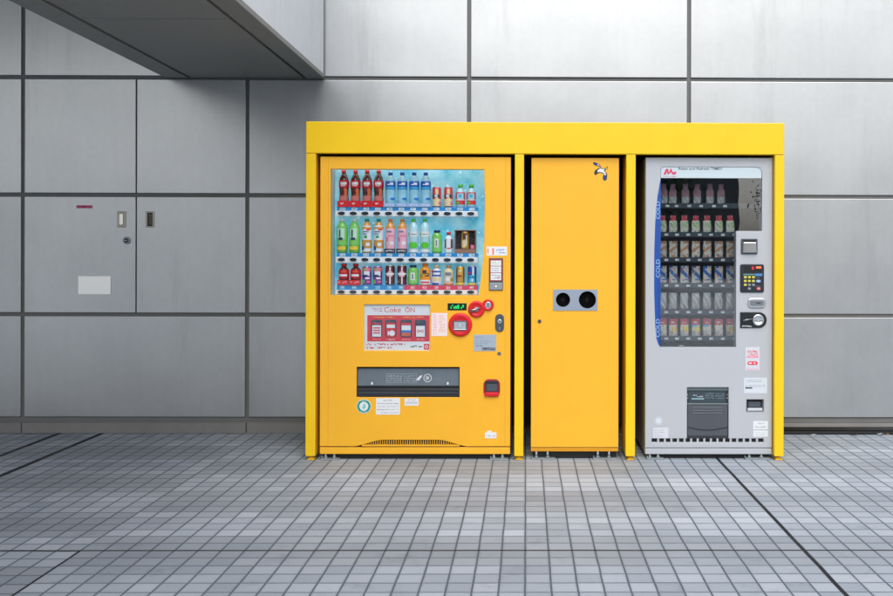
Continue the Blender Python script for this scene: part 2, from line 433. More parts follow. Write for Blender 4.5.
# ------------------------------------------------------------------ wall of metal panels
def panel_mat(name, rgb, rough, metal):
    m = bpy.data.materials.new(name); m.use_nodes = True
    nt = m.node_tree; b = nt.nodes['Principled BSDF']; L = nt.links
    M = lambda op, a, b=None, c=None: node_math(nt, op, a, b, c)
    tc = nt.nodes.new('ShaderNodeTexCoord'); oi = nt.nodes.new('ShaderNodeObjectInfo')
    mp = nt.nodes.new('ShaderNodeMapping'); mp.inputs['Scale'].default_value = (26, 26, 0.9); L.new(tc.outputs['Object'], mp.inputs[0])
    st = nt.nodes.new('ShaderNodeTexNoise'); st.inputs['Scale'].default_value = 1; st.inputs['Detail'].default_value = 5; L.new(mp.outputs[0], st.inputs['Vector'])
    lo = nt.nodes.new('ShaderNodeTexNoise'); lo.inputs['Scale'].default_value = 1.7; lo.inputs['Detail'].default_value = 6; lo.inputs['Roughness'].default_value = 0.6; L.new(tc.outputs['Object'], lo.inputs['Vector'])
    val = M('ADD', 0.965, M('MULTIPLY', oi.outputs['Random'], 0.07))
    val = M('ADD', val, M('MULTIPLY', M('SUBTRACT', st.outputs['Fac'], 0.5), 0.07))
    val = M('ADD', val, M('MULTIPLY', M('SUBTRACT', lo.outputs['Fac'], 0.5), 0.20))
    mp2 = nt.nodes.new('ShaderNodeMapping'); mp2.inputs['Scale'].default_value = (5, 5, 0.55); L.new(tc.outputs['Object'], mp2.inputs[0])
    sr = nt.nodes.new('ShaderNodeTexNoise'); sr.inputs['Scale'].default_value = 1; sr.inputs['Detail'].default_value = 7; sr.inputs['Roughness'].default_value = 0.7; L.new(mp2.outputs[0], sr.inputs['Vector'])
    run = M('MAXIMUM', 0, M('SUBTRACT', sr.outputs['Fac'], 0.57))
    val = M('SUBTRACT', val, M('MULTIPLY', run, 0.9))
    mo = nt.nodes.new('ShaderNodeTexNoise'); mo.inputs['Scale'].default_value = 24; mo.inputs['Detail'].default_value = 4; L.new(tc.outputs['Object'], mo.inputs['Vector'])
    val = M('ADD', val, M('MULTIPLY', M('SUBTRACT', mo.outputs['Fac'], 0.5), 0.10))
    mul = nt.nodes.new('ShaderNodeMix'); mul.data_type = 'RGBA'; mul.blend_type = 'MULTIPLY'; mul.inputs[0].default_value = 1
    mul.inputs[6].default_value = srgb(*rgb); L.new(val, mul.inputs[7]); L.new(mul.outputs[2], b.inputs['Base Color'])
    b.inputs['Metallic'].default_value = metal
    L.new(M('ADD', rough, M('MULTIPLY', M('SUBTRACT', lo.outputs['Fac'], 0.5), 0.12)), b.inputs['Roughness'])
    bn = nt.nodes.new('ShaderNodeTexNoise'); bn.inputs['Scale'].default_value = 1.5; bn.inputs['Detail'].default_value = 1; L.new(tc.outputs['Object'], bn.inputs['Vector'])
    bp = nt.nodes.new('ShaderNodeBump'); bp.inputs['Strength'].default_value = 0.5; bp.inputs['Distance'].default_value = 0.012
    L.new(bn.outputs['Fac'], bp.inputs['Height']); L.new(bp.outputs['Normal'], b.inputs['Normal'])
    return m
PANEL = panel_mat('aluminium_panel', (196, 198, 198), 0.34, 0.93)
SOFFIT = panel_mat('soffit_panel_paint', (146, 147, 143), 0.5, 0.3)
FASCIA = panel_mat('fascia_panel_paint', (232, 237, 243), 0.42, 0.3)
BACKING = mat('joint_backing', (112, 113, 112), 0.7, var=0.1, vscale=6)
PLINTH = mat('concrete_plinth', (128, 127, 126), 0.8, var=0.12, vscale=6, bump=0.3, bscale=60)
RUBBER = mat('black_rubber', (22, 24, 28), 0.45, var=0.2, vscale=12)

wall = thing('building_wall', 'long grey aluminium panel wall with dark joints behind the vending machines', 'wall', (0, 0.05, 0))
vx = [X(v, 0) for v in (22.5, 247, 468.5, 688.5)]
pw = (vx[3] - vx[0]) / 3
vxs = [vx[0] - 4 * pw, vx[0] - 3 * pw, vx[0] - 2 * pw, vx[0] - pw] + vx + [vx[3] + pw, vx[3] + 2 * pw, vx[3] + 3 * pw, vx[3] + 4 * pw]
hz = [Z(419, 0), Z(315.2, 0), Z(196, 0), Z(79, 0)]
ph = hz[3] - hz[2]
hz += [hz[3] + ph, hz[3] + 2 * ph, hz[3] + 3 * ph]
g = 0.0125
mb = MB(); mb.box(vxs[0], vxs[-1], 0.012, 0.30, 0.0, hz[-1], BACKING)
mb.build('joint_backing', wall)
zb = [hz[0]] + hz[1:]
for i in range(len(vxs) - 1):
    for j in range(len(hz) - 1):
        x0, x1, z0, z1 = vxs[i] + g, vxs[i + 1] - g, hz[j] + g, hz[j + 1] - g
        if i == 4 and j in (1, 2): continue          # the two service doors stand here
        mb = MB(); mb.box(x0, x1, 0.0, 0.03, z0, z1, PANEL, 0.004, 3)
        mb.build('wall_panel', wall)
# plinth below the panels
mb = MB()
zp = Z(422.5, 0)
for i in range(len(vxs) - 1):
    if X(784, 0) < vxs[i] + 0.3: continue
    x1 = min(vxs[i + 1] - 0.003, 2.6)
    mb.box(vxs[i] + 0.003, x1, -0.012, 0.011, 0, zp, PLINTH, 0.003)
mb.build('plinth', wall)
mb = MB(); mb.box(X(700, 0), vxs[-1], -0.008, 0.011, Z(426, 0), zp, PLINTH, 0.003); mb.build('plinth', wall)
mb = MB(); mb.tube([(X(700, 0), -0.02, Z(429, 0)), (vxs[-1], -0.02, Z(429, 0))], 0.02, RUBBER, 12)
mb.box(X(700, 0), vxs[-1], -0.045, 0.011, 0.001, Z(430.2, 0), RUBBER, 0.003)
mb.build('rubber_base_strip', wall)

# service doors (each runs through two rows of panels)
HDL = mat('handle_steel', (170, 165, 155), 0.3, metal=0.9)
def service_door(x0, x1, label):
    mb = MB()
    mb.box(x0, x1, 0.0, 0.03, hz[1] + g, hz[2] - g, PANEL, 0.003)
    mb.box(x0, x1, 0.0, 0.03, hz[2] + g, hz[3] - g, PANEL, 0.003)
    return mb.build('service_door', wall, label)
xs = X(136, 0)
dl = service_door(vx[0] + g, xs - 0.004, 'left service door leaf with handle, round lock and blank plate')
dr = service_door(xs + 0.004, vx[1] - g, 'right service door leaf with handle only')
def handle(par, px0, px1, lit):
    a, b, c, d = rc(px0, 211.5, px1, 227.5, 0)
    mb = MB()
    e = 0.010
    mb.plate(a, b, c, d, [(a + e * 1.5, b - e * 1.5, c + e, d - e)], -0.004, -0.0003, HDL)
    mb.box(a + e * 1.5, b - e * 1.5, -0.0022, -0.0006, c + e, d - e, BLACK if not lit else HDL)
    if lit: mb.rrect(a + e * 2.0, b - e * 1.7, c + e * 1.8, d - e * 1.6, 0.006, -0.012, -0.002, mat('paddle_lit', (255, 250, 238), 0.3, metal=1.0), 0.002)  # bright copy of the paddle: light catching it is put into the colour
    else: mb.rrect(a + e * 2.4, b - e * 1.6, c + e * 1.6, d - e * 1.4, 0.004, -0.007, -0.002, mat('paddle_shaded', (90, 84, 76), 0.4, metal=0.5), 0.002)  # dark copy of the same paddle: its shade is in the colour
    return mb.build('handle', par)
handle(dl, 117, 126.2, True); handle(dr, 145.4, 154.6, False)
k = P(126.8, 240.5, 0)
mb = MB(); mb.disc(k.x, k.z, 0.026, -0.010, -0.0005, STEEL, 28, 0.003); mb.disc(k.x, k.z, 0.016, -0.016, -0.0102, DARK, 24, 0.002)
mb.box(k.x - 0.011, k.x + 0.011, -0.019, -0.0162, k.z - 0.003, k.z + 0.003, STEEL); mb.build('lock', dl)
a, b, c, d = rc(78.5, 276, 111, 294.5, 0)
mb = MB(); mb.box(a, b, -0.006, -0.0005, c, d, mat('blank_plate_steel', (252, 252, 248), 0.45, metal=1.0), 0.0015); mb.build('blank_plate', dl)
a, b, c, d = rc(76.5, 205.3, 92.5, 208.4, 0)
mb = MB(); mb.box(a, b, -0.0012, -0.0003, c, d, mat('pink_label', (196, 84, 122), 0.5)); mb.scribble(a + .015, b - .015, c + .003, d - .003, -0.0016, REDD, 1, 3); mb.build('warning_label', dl)

# ------------------------------------------------------------------ beam
bx0, bx1 = X(166, 0, 78), X(324.5, 0, 78)
bz = Z(78.5, 0, 245)
YE = -11.0
beam = thing('canopy_beam', 'deep boxed metal beam running out from the wall above the service doors', 'beam', ((bx0 + bx1) / 2, 0, bz))
t1 = X(190, 0, 78); t2 = X(305.3, 0, 78); gg = 0.011
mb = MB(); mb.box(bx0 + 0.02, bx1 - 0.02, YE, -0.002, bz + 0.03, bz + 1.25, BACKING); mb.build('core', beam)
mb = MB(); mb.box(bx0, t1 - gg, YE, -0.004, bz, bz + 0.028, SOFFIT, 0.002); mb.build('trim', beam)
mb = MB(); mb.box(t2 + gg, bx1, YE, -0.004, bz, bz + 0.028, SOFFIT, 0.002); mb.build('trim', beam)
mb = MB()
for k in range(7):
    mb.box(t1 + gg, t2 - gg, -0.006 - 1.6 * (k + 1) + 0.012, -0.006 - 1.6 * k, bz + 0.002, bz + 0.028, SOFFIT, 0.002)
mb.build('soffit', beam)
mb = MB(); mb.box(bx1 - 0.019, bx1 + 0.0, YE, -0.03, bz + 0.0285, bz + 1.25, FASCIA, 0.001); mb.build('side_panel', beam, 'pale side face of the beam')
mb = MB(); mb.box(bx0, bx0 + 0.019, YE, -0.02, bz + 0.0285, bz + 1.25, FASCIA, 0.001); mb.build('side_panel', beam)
# unseen roof slab, added to shade the left side over the service doors
ROOFZ = bz + 1.5
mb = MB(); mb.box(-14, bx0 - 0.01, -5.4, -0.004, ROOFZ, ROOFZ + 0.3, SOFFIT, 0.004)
tag(mb.build('shade_roof', origin=(-8, -2.3, ROOFZ)), 'unseen flat grey roof added for shade left of the deep beam, above the service doors', 'canopy')

# ------------------------------------------------------------------ yellow surround
fx = [rc(306, 130, 784.4, 150, YF)[0], rc(306, 130, 784.4, 150, YF)[1]]
sur = thing('vending_surround', 'bright yellow frame housing both vending machines and the bin cabinet', 'frame', ((fx[0] + fx[1]) / 2, YF, 0))
ztop = Z(122.3, YF, 545); zhd = Z(154, YF, 545)
INNER = mat('surround_inner_shade', (38, 32, 22), 0.6, var=0.1)  # shade inside the surround is put into this dark colour
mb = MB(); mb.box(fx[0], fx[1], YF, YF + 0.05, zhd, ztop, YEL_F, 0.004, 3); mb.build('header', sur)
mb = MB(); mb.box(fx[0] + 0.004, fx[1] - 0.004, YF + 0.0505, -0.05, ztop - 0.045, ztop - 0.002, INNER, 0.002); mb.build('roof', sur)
mb = MB(); mb.box(fx[0] + 0.01, fx[1] - 0.01, -0.045, -0.03, 0.06, ztop - 0.05, INNER); mb.build('gap_shade_panel', sur)  # dark sheet added so the gaps between the machines stay black
zpost = Z(456.3, YF, 545)
posts = [(306, 315.4), (514.6, 523.7), (626.0, 635.4), (774.7, 784.4)]
YPB = [0.16, 0.16, 0.22, 0.14]
BRACK = mat('yellow_bracket_paint', (226, 178, 20), 0.45, var=0.2, vscale=20)
for n, (p0, p1) in enumerate(posts):
    a, b = X(p0, YF), X(p1, YF)
    if n == 0: a = fx[0]
    if n == 3: b = fx[1]
    mb = MB(); mb.box(a, b, YF, YF + YPB[n], zpost, zhd - 0.0025, YEL_F, 0.0035, 3); mb.build('post', sur)
    mb = MB(); c = (a + b) / 2
    mb.box(c - 0.020, c + 0.024, YF + 0.006, YF + 0.06, 0.001, 0.008, BRACK, 0.002)
    mb.lathe(c, YF + 0.03, [(0.013, 0.008, BRACK), (0.013, 0.016, BRACK), (0.008, 0.0165, BRACK), (0.008, zpost, BRACK)], 14)
    mb.lathe(c, YF + 0.03, [(0.02, 0.0085, BRACK), (0.018, 0.0155, BRACK)], 6)
    mb.build('levelling_foot', sur)
# side sheets between front post and wall, behind the posts (dark inside)
for s, xx in ((1, fx[0]), (-1, fx[1])):
    a, b = (xx + 0.004, xx + 0.02) if s > 0 else (xx - 0.02, xx - 0.004)
    mb = MB(); mb.box(a, b, YF + 0.17, -0.0505, zpost + 0.02, ztop - 0.046, YEL_F, 0.001); mb.build('side_sheet', sur)

def machine_foot(par, px0, px1, Y, zc):
    a, b = X(px0, Y), X(px1, Y)
    mb = MB()
    mb.box(a, b, Y - 0.022, Y + 0.026, 0.001, 0.008, GALV, 0.0015)
    for q in (0.2, 0.68):
        x = a + (b - a) * q
        mb.lathe(x, Y + 0.012, [(0.007, 0.008, GALV), (0.007, zc, GALV)], 10)
        mb.lathe(x, Y + 0.012, [(0.013, 0.0082, GALV), (0.012, 0.016, GALV)], 6)
    mb.box(a + 0.001, a + 0.006, Y - 0.005, Y + 0.024, 0.0082, 0.02, GALV)
    return mb.build('levelling_foot', par)

# ------------------------------------------------------------------ drinks machine (left)
a, b, c, d = rc(320, 157, 510.5, 454, Y1)
MX0, MX1, MZ0, MZ1 = a, b, c, d
m1 = thing('vending_machine', 'yellow drinks vending machine with bottles and cans behind its glass', 'vending machine', ((a + b) / 2, Y1, 0))
W = rc(330.5, 169.3, 484.8, 295.3, Y1)        # display window
PO = rc(364, 304.5, 430, 350.6, Y1)           # poster recess
PK = rc(356.5, 367, 459.5, 397.2, Y1)         # pickup port
zg = Z(446.3, Y1, 415)
GR = (X(352, Y1), X(470, Y1), Z(445.6, Y1, 415), Z(439.6, Y1, 415))
mb = MB()
mb.plate(MX0, MX1, zg, MZ1, [W, PO, PK, (GR[0], GR[1], zg, GR[3])], Y1, Y1 + 0.05, YEL_M, nb=(GR[0], GR[1], zg, GR[3]))
# the slanting, slightly curved right side of the window
yy = [169.3, 200, 240, 262, 280, 295.3]; xx = [484.2, 484.8, 484.3, 482.7, 480.7, 478.6]
pts = [(X(x, Y1, y), Z(y, Y1, 482)) for x, y in zip(xx, yy)]
pts = [(min(p[0], W[1] - 0.0004), p[1]) for p in pts]
pts[0] = (pts[0][0], W[3]); pts[-1] = (pts[-1][0], W[2])
mb.prism(pts + [(W[1], W[2]), (W[1], W[3])], Y1 + 0.0003, Y1 + 0.05, YEL_M)
# arch of the grille: yellow lips that close the opening on both sides
zt = GR[3]
for sgn, e0, e1 in ((1, 352, 384), (-1, 470, 438)):
    p = []
    for k in range(9):
        t = k / 8; x = X(e0 + (e1 - e0) * t, Y1); z = zg + (zt - zg) * (t * t * (3 - 2 * t))
        p.append((x, z))
    mb.prism([(p[0][0], zt)] + [(q[0], min(q[1], zt - 0.0003)) for q in p], Y1 + 0.0004, Y1 + 0.03, YEL_M)
mb.build('door', m1)
mb = MB(); mb.box(GR[0], GR[1], Y1 + 0.016, Y1 + 0.05, zg, GR[3], BLACK)
mb.box(GR[0] + .06, GR[1] - .06, Y1 + .0005, Y1 + .0155, zg + .0003, zg + .009, YEL_M)
n = 52
for k in range(n):
    x = GR[0] + (GR[1] - GR[0]) * (k + 0.5) / n
    mb.box(x - 0.0022, x + 0.0022, Y1 + 0.004, Y1 + 0.015, zg + 0.0092, GR[3], YEL_M)
mb.build('air_grille', m1)
mb = MB(); mb.plate(MX0 + 0.003, MX1 - 0.003, MZ0 + 0.004, MZ1 - 0.003, [(W[0] - .014, W[1] + .014, W[2] - .014, W[3] + .036), (PK[0] - .002, PK[1] + .002, PK[2] - .002, PK[3] + .002)], Y1 + 0.053, Y1 + 0.15, YEL_M)
mb.box(MX0 + 0.003, MX1 - 0.003, Y1 + 0.1505, YB, MZ0 + 0.004, MZ1 - 0.003, YEL_M); cab = mb.build('cabinet', m1)
mb = MB(); mb.box(MX0, MX1, Y1 + 0.001, Y1 + 0.05, MZ0, zg - 0.006, YEL_M, 0.0025); mb.build('kick_plate', m1)
mb = MB(); mb.box(X(328.5, Y1), X(505, Y1), Y1 + 0.012, Y1 + 0.05, zg - 0.0055, zg - 0.0005, BLACK); mb.build('kick_gap', m1)
# door seams
SEAM = mat('seam_line', (206, 148, 38), 0.6)
for sx in (328.3, 505.2):
    mb = MB(); x = X(sx, Y1); mb.quad(x - 0.0009, x + 0.0009, zg + 0.002, MZ1 - 0.003, Y1 - 0.0003, SEAM); mb.build('door_seam', m1)
mb = MB(); mb.box(MX0 + .01, MX1 - .01, Y1 + .028, Y1 + .034, .002, MZ0 - .0005, BLACK); mb.build('shade_board', m1)  # black board added for the dark shade under the machine
machine_foot(m1, 322, 340, Y1, MZ0); machine_foot(m1, 490.5, 508.5, Y1, MZ0)

# display interior
YI = Y1 + 0.135      # back of the display box
def backdrop_mat():
    m = bpy.data.materials.new('bubble_backdrop'); m.use_nodes = True
    nt = m.node_tree; b = nt.nodes['Principled BSDF']; L = nt.links
    M = lambda op, a, b=None, c=None: node_math(nt, op, a, b, c)
    tc = nt.nodes.new('ShaderNodeTexCoord')
    n = nt.nodes.new('ShaderNodeTexNoise'); n.inputs['Scale'].default_value = 7; n.inputs['Detail'].default_value = 3; L.new(tc.outputs['Object'], n.inputs['Vector'])
    cr = nt.nodes.new('ShaderNodeValToRGB'); L.new(n.outputs['Fac'], cr.inputs[0])
    cr.color_ramp.elements[0].position = 0.35; cr.color_ramp.elements[0].color = srgb(84, 180, 206)
    cr.color_ramp.elements[1].position = 0.65; cr.color_ramp.elements[1].color = srgb(166, 214, 224)
    v = nt.nodes.new('ShaderNodeTexVoronoi'); v.inputs['Scale'].default_value = 16; L.new(tc.outputs['Object'], v.inputs['Vector'])
    v2 = nt.nodes.new('ShaderNodeTexVoronoi'); v2.inputs['Scale'].default_value = 60; L.new(tc.outputs['Object'], v2.inputs['Vector'])
    bub = M('MAXIMUM', M('LESS_THAN', v.outputs['Distance'], 0.13), M('LESS_THAN', v2.outputs['Distance'], 0.17))
    mx = nt.nodes.new('ShaderNodeMix'); mx.data_type = 'RGBA'; L.new(M('MULTIPLY', bub, 0.6), mx.inputs[0])
    L.new(cr.outputs[0], mx.inputs[6]); mx.inputs[7].default_value = srgb(225, 242, 246)
    L.new(mx.outputs[2], b.inputs['Base Color']); b.inputs['Roughness'].default_value = 0.5
    L.new(mx.outputs[2], b.inputs['Emission Color']); b.inputs['Emission Strength'].default_value = BACKLIGHT
    return m
BACKLIGHT = 0.32
SHELL = mat('display_shell_white', (214, 222, 228), 0.45)
mb = MB()
mb.quad(W[0] - 0.01, W[1] + 0.01, W[2] - 0.005, W[3] + 0.03, YI, backdrop_mat())
mb.build('display_backdrop', m1)
mb = MB()
mb.box(W[0] - 0.012, W[0] - 0.0005, Y1 + 0.0505, YI + 0.004, W[2] - 0.01, W[3] + 0.034, SHELL)
mb.box(W[1] + 0.0005, W[1] + 0.012, Y1 + 0.0505, YI + 0.004, W[2] - 0.01, W[3] + 0.034, SHELL)
mb.box(W[0], W[1], Y1 + 0.0505, YI + 0.004, W[3] + 0.030, W[3] + 0.034, mat('display_top_grey', (120, 140, 142), 0.5))
mb.box(W[0], W[1], Y1 + 0.0505, YI + 0.004, W[2] - 0.012, W[2] - 0.0005, SHELL)
mb.build('display_case', m1)
mb = MB(); mb.box(W[0] + 0.001, W[1] - 0.001, Y1 + 0.006, Y1 + 0.010, W[2] + 0.001, W[3] - 0.001, GLASS); mb.build('display_glass', m1)

LEDT = mat('led_tube', (235, 240, 240), .4, emit=(245, 250, 255), es=4.0)
for (zz, nm) in ((W[3] + .004, 0),):
    mb = MB(); mb.tube([(W[0] + .02, Y1 + .060, W[3] + .020), (W[1] - .02, Y1 + .060, W[3] + .020)], .006, LEDT, 8); mb.build('light_tube', m1)
YR = Y1 + 0.055      # front of the shelf rails
YS = Y1 + 0.088      # centre of the drinks
rails = [(207.2, 211.0, 216.6), (253.2, 257.0, 263.0), (285.3, 290.0, 294.6)]
BTN = mat('button_dark', (40, 48, 56), 0.25)
SHELFZ = []
for ri, (ys0, ys1, ys2) in enumerate(rails):
    mid = 405
    zt = Z(ys0, YR, mid); zm = Z(ys1, YR, mid); zl = Z(ys2, YR, mid)
    xa, xb = X(335.5, YR), X(477.8, YR)
    mb = MB(); mb.box(xa, xb, YR, YI - 0.002, zl, zm, WHITE, 0.002)
    rail = mb.build('shelf_rail', m1)
    mb = MB(); mb.box(xa + 0.008, xb - 0.002, YR + 0.003, YI - 0.002, zm + 0.0003, zt, mat('price_strip_blue', (30, 136, 205), 0.45))
    PT = mat('price_ticket', (196, 218, 232), 0.5)
    if ri == 2:
        mb.box(X(404, YR), xb - 0.0015, YR + 0.002, YR + 0.003, zm + 0.0004, zt + 0.0002, mat('price_strip_red', (206, 52, 84), 0.45))
    for k in range(12):
        x = X(341.4 + 11.75 * k, YR) + 0.006
        w = 0.017 if ri < 2 else 0.014
        mb.quad(x - w, x + w, zm + (zt - zm) * 0.15, zm + (zt - zm) * 0.9, YR + 0.0012, PT if ri < 2 else (mat('ticket_blue', (110, 180, 220), .5) if k < 6 else mat('ticket_pink', (225, 120, 140), .5)))
        mb.scribble(x - w * .7, x + w * .7, zm + (zt - zm) * 0.25, zm + (zt - zm) * 0.8, YR + 0.0006, INKG if ri < 2 else PAPER, 1, 40 + k + ri * 12)
    mb.build('price_strip', rail)
    zc = Z((ys1 + ys2) / 2 - 0.4, YR, mid)
    for k in range(12):
        x = X(341.4 + 11.75 * k, YR)
        mb = MB()
        mb.rrect(x - 0.024, x + 0.024, zc - 0.013, zc + 0.012, 0.011, YR - 0.003, YR - 0.0002, WHITE, 0.001)
        mb.prism([(x + 0.0215 * math.cos(t) , zc + (0.0095 * math.sin(t) if math.sin(t) > 0 else 0.0115 * math.sin(t))) for t in [2 * PI * q / 20 for q in range(20)]], YR - 0.0065, YR - 0.0032, BTN, 0.001)
        mb.build('select_button', rail)
    SHELFZ.append(zt)

# ----- drinks on show
def px(v): return v * 0.006 * 1.02
COLA = mat('cola_liquid', (78, 26, 22), 0.12, coat=0.5)
COLAL = mat('cola_red_label', (200, 26, 40), 0.4)
WATER = mat('water_bottle_plastic', (150, 205, 228), 0.12, coat=0.5)
WATB = mat('water_blue_label', (16, 92, 190), 0.35)
CAPW = mat('cap_white', (225, 230, 230), 0.4)
CAPB = mat('cap_blue', (16, 80, 180), 0.4)
TEA = mat('tea_green', (120, 192, 92), 0.25, coat=0.3)
CLEAR = mat('clear_plastic', (178, 216, 226), 0.12, coat=0.5)
AMBER = mat('amber_drink', (220, 150, 60), 0.2, coat=0.3)
PINKB = mat('pink_bottle', (236, 178, 196), 0.3)
MAROON = mat('maroon_can', (92, 20, 36), 0.3, metal=0.2)
ORJ = mat('orange_drink', (245, 150, 30), 0.25)
SHAD = mat('shelf_card_dark', (52, 54, 62), 0.5)
NAVY = mat('navy_print', (24, 50, 100), 0.4)
CANM = mat('can_metal', (200, 204, 208), 0.3, metal=0.9)

def bottle(name, label, cat, loc, h, r, body, cap, lab=None, shape='bottle', decor=None, group=None, stand=None):
    """lathe bottle: h total height, r radius; decor(mb, r, h) adds print to the label"""
    t = thing(name, label, cat, loc, group)
    x, y, z = loc
    nr = r * 0.36
    if shape == 'waist':
        prof = [(r * .86, 0), (r * .98, h * .03), (r, h * .12), (r * .96, h * .22), (r * .86, h * .34), (r * .90, h * .44), (r, h * .55), (r, h * .66), (r * .86, h * .78), (r * .52, h * .87), (nr, h * .91), (nr, h * .93)]
    elif shape == 'short':
        prof = [(r * .9, 0), (r, h * .03), (r, h * .66), (r * .93, h * .72), (r * .6, h * .80), (nr * 1.2, h * .84), (nr * 1.2, h * .88)]
    elif shape == 'wide':
        prof = [(r * .9, 0), (r, h * .03), (r, h * .74), (r * .94, h * .80), (nr * 1.7, h * .86), (nr * 1.6, h * .90)]
    else:
        prof = [(r * .9, 0), (r, h * .02), (r, h * .30), (r * .97, h * .33), (r, h * .36), (r, h * .72), (r * .88, h * .80), (r * .55, h * .88), (nr, h * .91), (nr, h * .93)]
    mb = MB(); mb.lathe(x, y, [(a_, z + b_, body) for a_, b_ in prof]); mb.build('bottle_body', t)
    mb = MB(); top = prof[-1][1]; cr = nr * 1.25 if shape in ('bottle', 'waist') else (nr * 1.5 if shape == 'short' else nr * 1.8)
    mb.lathe(x, y, [(cr, z + top - h * .012, cap), (cr, z + h * .995, cap), (cr * .9, z + h, cap)], 16); mb.build('cap', t)
    if lab:
        m, f0, f1 = lab; mb = MB(); e = 0.0006
        seq = []
        def rad(f):
            for (ra, za), (rb, zb_) in zip(prof, prof[1:]):
                if za <= f * h <= zb_: return ra + (rb - ra) * (f * h - za) / max(1e-6, zb_ - za)
            return r
        N = 6
        for k in range(N + 1):
            f = f0 + (f1 - f0) * k / N; seq.append((rad(f) + e, z + f * h, m))
        mb.lathe(x, y, seq, 20, caps=False)
        if decor: decor(mb, x, y, z, r, h)
        mb.build('bottle_label', t)
    if stand:
        sm, sh, sw = stand
        mb = MB(); mb.box(x - sw, x + sw, y - r - 0.006, y - r - 0.003, z + 0.0, z + sh, sm, 0.0005)
        mb.scribble(x - sw * .75, x + sw * .75, z + sh * .25, z + sh * .8, y - r - 0.0066, PAPER, 1, int(x * 1000) % 97)
        mb.build('name_card', t)
    return t

def can(name, label, cat, loc, h, r, body, decor=None, group=None):
    t = thing(name, label, cat, loc, group); x, y, z = loc
    mb = MB(); mb.lathe(x, y, [(r * .86, z, CANM), (r * .97, z + h * .03, body), (r, z + h * .06, body), (r, z + h * .92, body), (r * .9, z + h * .965, CANM), (r * .9, z + h * .97, CANM)], 20)
    if decor: decor(mb, x, y, z, r + 0.0006, h)
    mb.build('can_body', t)
    mb = MB(); mb.lathe(x, y, [(r * .88, z + h * .968, CANM), (r * .9, z + h, CANM), (r * .82, z + h * 1.0, CANM), (r * .8, z + h * .985, CANM)], 20); mb.build('can_lid', t)
    return t

def drink_pos(pxx, row): return (X(pxx, YS, (rails[row][0] - 15)), YS, SHELFZ[row] + 0.0008)
def hh(row, pytop): return Z(pytop, YS, 405) - SHELFZ[row] - 0.0008
RR = 0.0305
ORD = ['first', 'second', 'third', 'fourth']
# row 0 ---------------------------------------------------------------
def cola_dec(mb, x, y, z, r, h):
    mb.wrap(x, y, r + .0004, z + h * .30, z + h * .50, 12, 50, mat('cola_gleam', (214, 96, 50), .3)); mb.wrap(x, y, r + .0004, z + h * .17, z + h * .30, -55, 60, mat('cola_rose', (196, 110, 104), .3)); mb.wrap(x, y, r + .0012, z + h * .60, z + h * .67, -34, 38, PAPER); mb.wrap(x, y, r + .0012, z + h * .565, z + h * .585, -28, 24, PAPER)  # the orange gleam patch is a highlight painted on the bottle
proto = None
for k, p in enumerate((344, 355.6, 367.2, 378.7)):
    lb = '%s cola bottle from the left on the top shelf, red label and cap' % ORD[k]
    if k == 0: proto = bottle('cola_bottle', lb, 'bottle', drink_pos(p, 0), hh(0, 170.5), RR, COLA, RED, (COLAL, .52, .72), 'waist', cola_dec, 'cola bottles on the top shelf', (RED, 0.036, 0.034))
    else: dup(proto, drink_pos(p, 0), lb)
def water_dec(mb, x, y, z, r, h):
    mb.wrap(x, y, r + .0012, z + h * .63, z + h * .66, -30, 40, PAPER); mb.wrap(x, y, r + .0012, z + h * .66, z + h * .70, 0, 40, PAPER)
    mb.wrap(x, y, r + .0012, z + h * .52, z + h * .57, -88, 88, CYAN, 12)
    mb.wrap(x, y, r + .0012, z + h * .20, z + h * .27, 8, 60, BLUEP)
for k, p in enumerate((390.5, 402.3, 414.2, 425.8)):
    lb = '%s water bottle from the left on the top shelf, blue cap and label' % ORD[k]
    if k == 0: proto = bottle('water_bottle', lb, 'bottle', drink_pos(p, 0), hh(0, 172.5), RR, WATER, CAPB, (WATB, .50, .74), 'bottle', water_dec, 'water bottles on the top shelf', (mat('card_pale_blue', (150, 180, 225), .5), 0.024, 0.034))
    else: dup(proto, drink_pos(p, 0), lb)
def peach_dec(mb, x, y, z, r, h):
    mb.wrap(x, y, r + .0004, z + h * .06, z + h * .40, -70, 75, CREAM, 10); mb.wrap(x, y, r + .0004, z + h * .4, z + h * .9, -14, 24, CREAM)
    mb.wrap(x, y, r + .0008, z + h * .48, z + h * .62, -55, 45, INK); mb.wrap(x, y, r + .0009, z + h * .50, z + h * .60, -25, 15, PAPER); mb.wrap(x, y, r + .0008, z + h * .12, z + h * .28, 30, 75, PINK)
for k, p in enumerate((436.8, 448.4)):
    lb = '%s tall red and cream can on the top shelf right of the water' % ('left' if k == 0 else 'right')
    if k == 0: proto = can('tall_can', lb, 'can', drink_pos(p, 0), hh(0, 187), .0262, mat('can_red_pink', (206, 60, 70), .35), peach_dec, 'tall red cans on the top shelf')
    else: dup(proto, drink_pos(p, 0), lb)
def straw_dec(mb, x, y, z, r, h):
    mb.wrap(x, y, r + .0012, z + h * .36, z + h * .60, -40, 45, mat('pale_blue_print', (170, 215, 230), .5)); mb.wrap(x, y, r + .0016, z + h * .42, z + h * .56, -18, 22, CYAN)
    mb.wrap(x, y, r + .0012, z + h * .14, z + h * .24, -60, -10, LEAFG); mb.wrap(x, y, r + .0012, z + h * .30, z + h * .35, -80, 80, PAPER, 10)
for k, p in enumerate((460.3, 471.3)):
    lb = '%s small bottle with lime green cap on the top shelf, far right' % ('left' if k == 0 else 'right')
    if k == 0: proto = bottle('juice_bottle', lb, 'bottle', drink_pos(p, 0), hh(0, 184.5), .0275, CLEAR, LEAFG, (REDP, .12, .74), 'short', straw_dec, 'small lime capped bottles on the top shelf')
    else: dup(proto, drink_pos(p, 0), lb)
